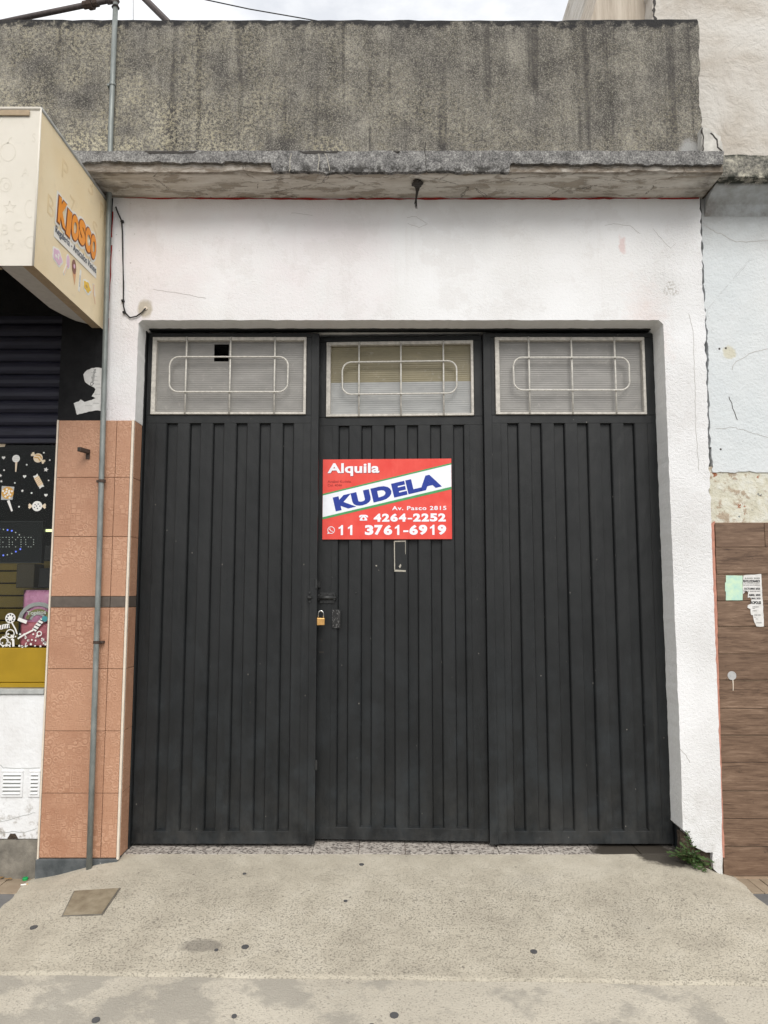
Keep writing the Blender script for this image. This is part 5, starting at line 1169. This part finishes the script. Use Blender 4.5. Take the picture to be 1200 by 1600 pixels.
# taller wall above and behind
tb = empty('tall_building', 'tall beige rendered wall rising behind the parapet at the right', 'building', (2.6, .3, 3.8))
a0, a1 = P(929, 0, .30), P(919, 34, .30); sl = (a0[0]-a1[0])/(a0[1]-a1[1])
e = P(1022, 15, .16)[0]
obj('brushed_wall', prism(NB(), [(a1[0]-.02, 4.3)]+rough_line([(a1[0], a1[1]-.05), (a1[0]+sl*1.6, a1[1]+1.6)], .05, .006, 41)+[(e+.1, 6.9), (e+.1, 4.3)], .30, 3.0), 'brushed_render', tb)
bl = rough_line([(e, 6.9), (e, 5.4), (e-.012, 5.1), (e+.006, 4.9), (e-.004, 4.6), (e, 4.4)], .03, .010, 42)
obj('main_wall', prism(NB(), bl+[(1.55, 4.3), (1.955, 3.7), (4.6, 3.7), (4.6, 6.9)], .16, 3.0), 'beige_plaster', tb)
cr_ = rough_line([(e+.012, 5.6), (e-.002, 5.1), (e+.016, 4.9), (e+.010, 4.7)], .02, .012, 43); obj('crack', strip(NB(), cr_, [random.uniform(.004, .022) for _ in cr_], .157, .165), 'crack_dark', tb)
# papers on the planks
def PP(cx, cy): return P(1100+cx*.125, 880+cy*.125, .008)
nt_ = empty('green_note', 'faded pale green paper note pasted on the wood-look tiles', 'paper', (*PP(375, 460)[:1], .006, PP(375, 460)[1]))
obj('paper', prism(NB(), rough_line([PP(272, 152), PP(272, 240), PP(262, 243), PP(262, 350), PP(272, 352), PP(272, 465), PP(480, 462), PP(480, 155), PP(272, 152)], .02, .0012, 51)[:-1], .0055, .0075), 'green_note', nt_)
po = empty('torn_poster', 'torn white printed poster beside the pale green note', 'poster', (*PP(690, 790)[:1], .006, PP(690, 790)[1]))
pol = [PP(*q) for q in ((490, 155), (560, 145), (712, 134), (722, 300), (745, 790), (655, 790), (640, 760), (625, 730), (615, 690), (610, 650), (585, 645), (580, 575), (540, 555), (545, 525), (580, 510), (590, 450), (575, 425), (545, 430), (550, 360), (520, 345), (485, 385), (482, 300))]
poster = obj('paper', prism(NB(), rough_line(pol+[pol[0]], .01, .0025, 52)[:-1], .0052, .0074), 'old_paper', po)
for s, xa, xb, ya, yb, of in (('JULIO 2025', 505, 692, 180, 200, .02), ('REVOLUCIONARIOS', 488, 695, 208, 242, .05), ('LOS NUEVOS SONIDOS', 488, 695, 252, 264, 0), ('EN VIVO EN LA CIUDAD', 490, 697, 272, 284, 0), ('OCTUBRE 2025', 498, 698, 306, 332, .05), ('TODA LA', 490, 560, 342, 356, .03), ('JULIO EN VIVO', 572, 700, 344, 362, .02), ('ABRIL 2025', 555, 702, 384, 412, .05), ('MAR 2025', 592, 702, 428, 452, .04), ('ROPOLIS', 582, 708, 474, 512, .05), ('ENTRADAS', 604, 680, 540, 552, 0), ('desde', 604, 632, 558, 568, 0), ('en boleteria', 604, 655, 588, 600, 0), ('LUGAR Y HORA', 622, 706, 640, 655, 0), ('21 hs', 622, 648, 668, 680, 0), ('sala', 640, 668, 690, 700, 0), ('anticipadas', 650, 720, 738, 752, 0)):
    a, c = PP(xa, yb), PP(xb, ya); link('lettering', fit(text(s, of), a[0], c[0], a[1], c[1], .0046), 'frame_dark', poster)
pa = PP(348, 1405); 
pbt = empty('paint_splash', 'round grey paint splash with a drip on the wood-look tiles', 'paint splash', (pa[0], .007, pa[1]-.08))
obj('splash', prism(NB(), [(pa[0]+.0245*(1+.08*mn.noise(Vector((i, 3, 1))))*math.cos(6.2832*i/22), pa[1]+.0245*(1+.1*mn.noise(Vector((i, 7, 1))))*math.sin(6.2832*i/22)) for i in range(22)], .0062, .009), 'bag_grey', pbt)
obj('drip', strip(NB(), [(pa[0]+.004, pa[1]-.02), (pa[0]+.005, pa[1]-.05), (pa[0]+.003, pa[1]-.083)], [.006, .004, .003], .0064, .009), 'trim_cream', pbt)

# ================================================================== small things on the ground
cz = ramp_z(-1.38, -.66)+.002
c4 = [G(*q, cz) for q in ((96, 1434), (115, 1399.5), (188, 1399), (160, 1433))]
mc = empty('inspection_cover', 'square tan metal inspection cover set in the ramp', 'cover', (c4[0][0]+.1, c4[0][1]+.1, cz-.02))
def tilt(pts, lift, name, m_, th_):
    bm = NB(); f = [bm.verts.new((x, y, ramp_z(x, y)-wob(x, y)+lift)) for x, y in pts]; g = [bm.verts.new((x, y, ramp_z(x, y)+lift-th_)) for x, y in pts]; bm.faces.new(f); bm.faces.new(g[::-1]); n = len(pts)
    for i in range(n): bm.faces.new((f[i], f[(i+1) % n], g[(i+1) % n], g[i]))
    bmesh.ops.bevel(bm, geom=[e for e in bm.edges if e.verts[0] in f and e.verts[1] in f], offset=.002, segments=1, affect='EDGES') if False else None
    return obj(name, bm, m_, mc)
cen = Vector((sum(p[0] for p in c4)/4, sum(p[1] for p in c4)/4))
grow = lambda s: [tuple(cen+(Vector(p)-cen)*s) for p in c4]
tilt(grow(1.0), .0045, 'rim', 'dirty_base', .02); tilt(grow(.94), .0075, 'plate', 'cover_metal', .02)
bx_, by_ = G(39.5, 1373, -.15)
cap = empty('bottle_cap', 'bright green plastic bottle cap on the pavement', 'bottle cap', (bx_, by_, -.157))
bm = NB(); n = 20; rings = [(0.0135, 0), (.0138, .001), (.0138, .011), (.0120, .013), (.0, .013)]
pv = None
for r_, h in rings:
    ring_ = [bm.verts.new((bx_+r_*(1+.03*(i % 2))*math.cos(6.2832*i/n), by_+r_*(1+.03*(i % 2))*math.sin(6.2832*i/n), -.156+h)) for i in range(n)] if r_ else [bm.verts.new((bx_, by_, -.156+h))]
    if pv:
        for i in range(n):
            bm.faces.new((pv[i], pv[(i+1) % n], ring_[(i+1) % n], ring_[i]) if len(ring_) > 1 else (pv[i], pv[(i+1) % n], ring_[0]))
    pv = ring_
obj('cap', bm, 'cap_green', cap)
bx_, by_ = G(37, 1383.5, -.155); cg = empty('cigarette_butt', 'white cigarette butt near the green bottle cap', 'cigarette butt', (bx_, by_, -.157))
bm = NB(); tube(bm, [(bx_-.014, by_-.004, -.151), (bx_+.012, by_+.004, -.151)], .004, 8); obj('paper_end', bm, 'butt_white', cg); bm = NB(); tube(bm, [(bx_+.012, by_+.004, -.151), (bx_+.02, by_+.0065, -.151)], .0041, 8); obj('filter', bm, 'butt_tan', cg)
random.seed(3)
for i, (px, py) in enumerate(((4, 1371), (13, 1374))):
    x, y = G(px, py, -.15); bm = NB(); a = random.uniform(0, 6); pts = [(-.022, 0, 0), (-.008, .010, .006), (.012, .008, .004), (.024, 0, .010), (.010, -.009, .003), (-.009, -.010, .005)]
    vs = [bm.verts.new((x+p[0]*math.cos(a)-p[1]*math.sin(a), y+p[0]*math.sin(a)+p[1]*math.cos(a), -.150+p[2])) for p in pts]; bm.faces.new(vs[:4]); bm.faces.new([vs[0], vs[3], vs[4], vs[5]])
    tag(obj('dry_leaf', bm, 'dry_leaf'), ['curled dry leaf against the kiosk wall base at the left edge', 'dry brown leaf lying between the wall base and the green cap'][i], 'leaf', 'dry leaves by the kiosk wall')
# weed at the broken foot of the pier
random.seed(21)
wx, wz = P(1078, 1330, .0)
wd = empty('weed', 'green weed growing from the broken foot of the white pier', 'plant', (wx, -.01, -.08))
stm, lf = NB(), NB()
tg = [(1046, 1333), (1052, 1338), (1060, 1326), (1066, 1318), (1074, 1310), (1070, 1342), (1078, 1348), (1084, 1352), (1092, 1355), (1100, 1358), (1108, 1354), (1110, 1346), (1098, 1342), (1088, 1338), (1062, 1336), (1072, 1328), (1104, 1350), (1080, 1334), (1057, 1330), (1095, 1350), (1086, 1345), (1068, 1322), (1074, 1300), (1090, 1330)]
for k_, (px, py) in enumerate(tg):
    Yt = -.03-random.uniform(.0, .08); tx, tz = P(px, py, Yt); tz = max(tz, ramp_z(tx, Yt)+.006)
    rx = wx+random.uniform(-.03, .05); root = Vector((rx, .02, -.075)); tip = Vector((tx, Yt, tz)); mid = (root+tip)/2+Vector((0, -.01, .025))
    pth = [root*(1-t)**2+mid*2*t*(1-t)+tip*t*t for t in [i/7 for i in range(8)]]
    tube(stm, pth, [.0022-.0015*i/7 for i in range(8)], 5)
    for i in range(2, 8):
        c = pth[i]; dr = (pth[i]-pth[i-1]).normalized(); sd_ = dr.cross(Vector((0, 0, 1))); sd_ = sd_.normalized() if sd_.length > .01 else Vector((1, 0, 0))
        for s in ((-1, 1) if i < 7 else (-1, 0, 1)):
            d = (sd_*s*1.0+dr*(.55 if s else 1)+Vector((random.uniform(-.3, .3), random.uniform(-.3, .1), random.uniform(-.1, .45)))).normalized(); ln2 = random.uniform(.014, .027); nrm_ = d.cross(Vector((random.uniform(-.4, .4), -.5, .8))).normalized()*ln2
            q = [c, c+d*ln2*.35+nrm_*.30, c+d*ln2*.55+nrm_*.16, c+d*ln2*.75+nrm_*.26, c+d*ln2, c+d*ln2*.75-nrm_*.26, c+d*ln2*.55-nrm_*.16, c+d*ln2*.35-nrm_*.30]
            vv = [lf.verts.new(p) for p in q]; lf.faces.new(vv[:5]); lf.faces.new([vv[0]]+vv[4:])
obj('stem', stm, 'weed_stem', wd); obj('foliage', lf, 'weed_leaf', wd)
obj('soil', prism(NB(), rough_line([P(1062, 1300, .03), P(1068, 1300, .03), P(1085, 1325, .03), P(1114, 1335, .03), P(1118, 1380, .03), P(1062, 1345, .03), P(1062, 1300, .03)], .02, .006, 61)[:-1], .03, .07), 'broken_masonry', wd)
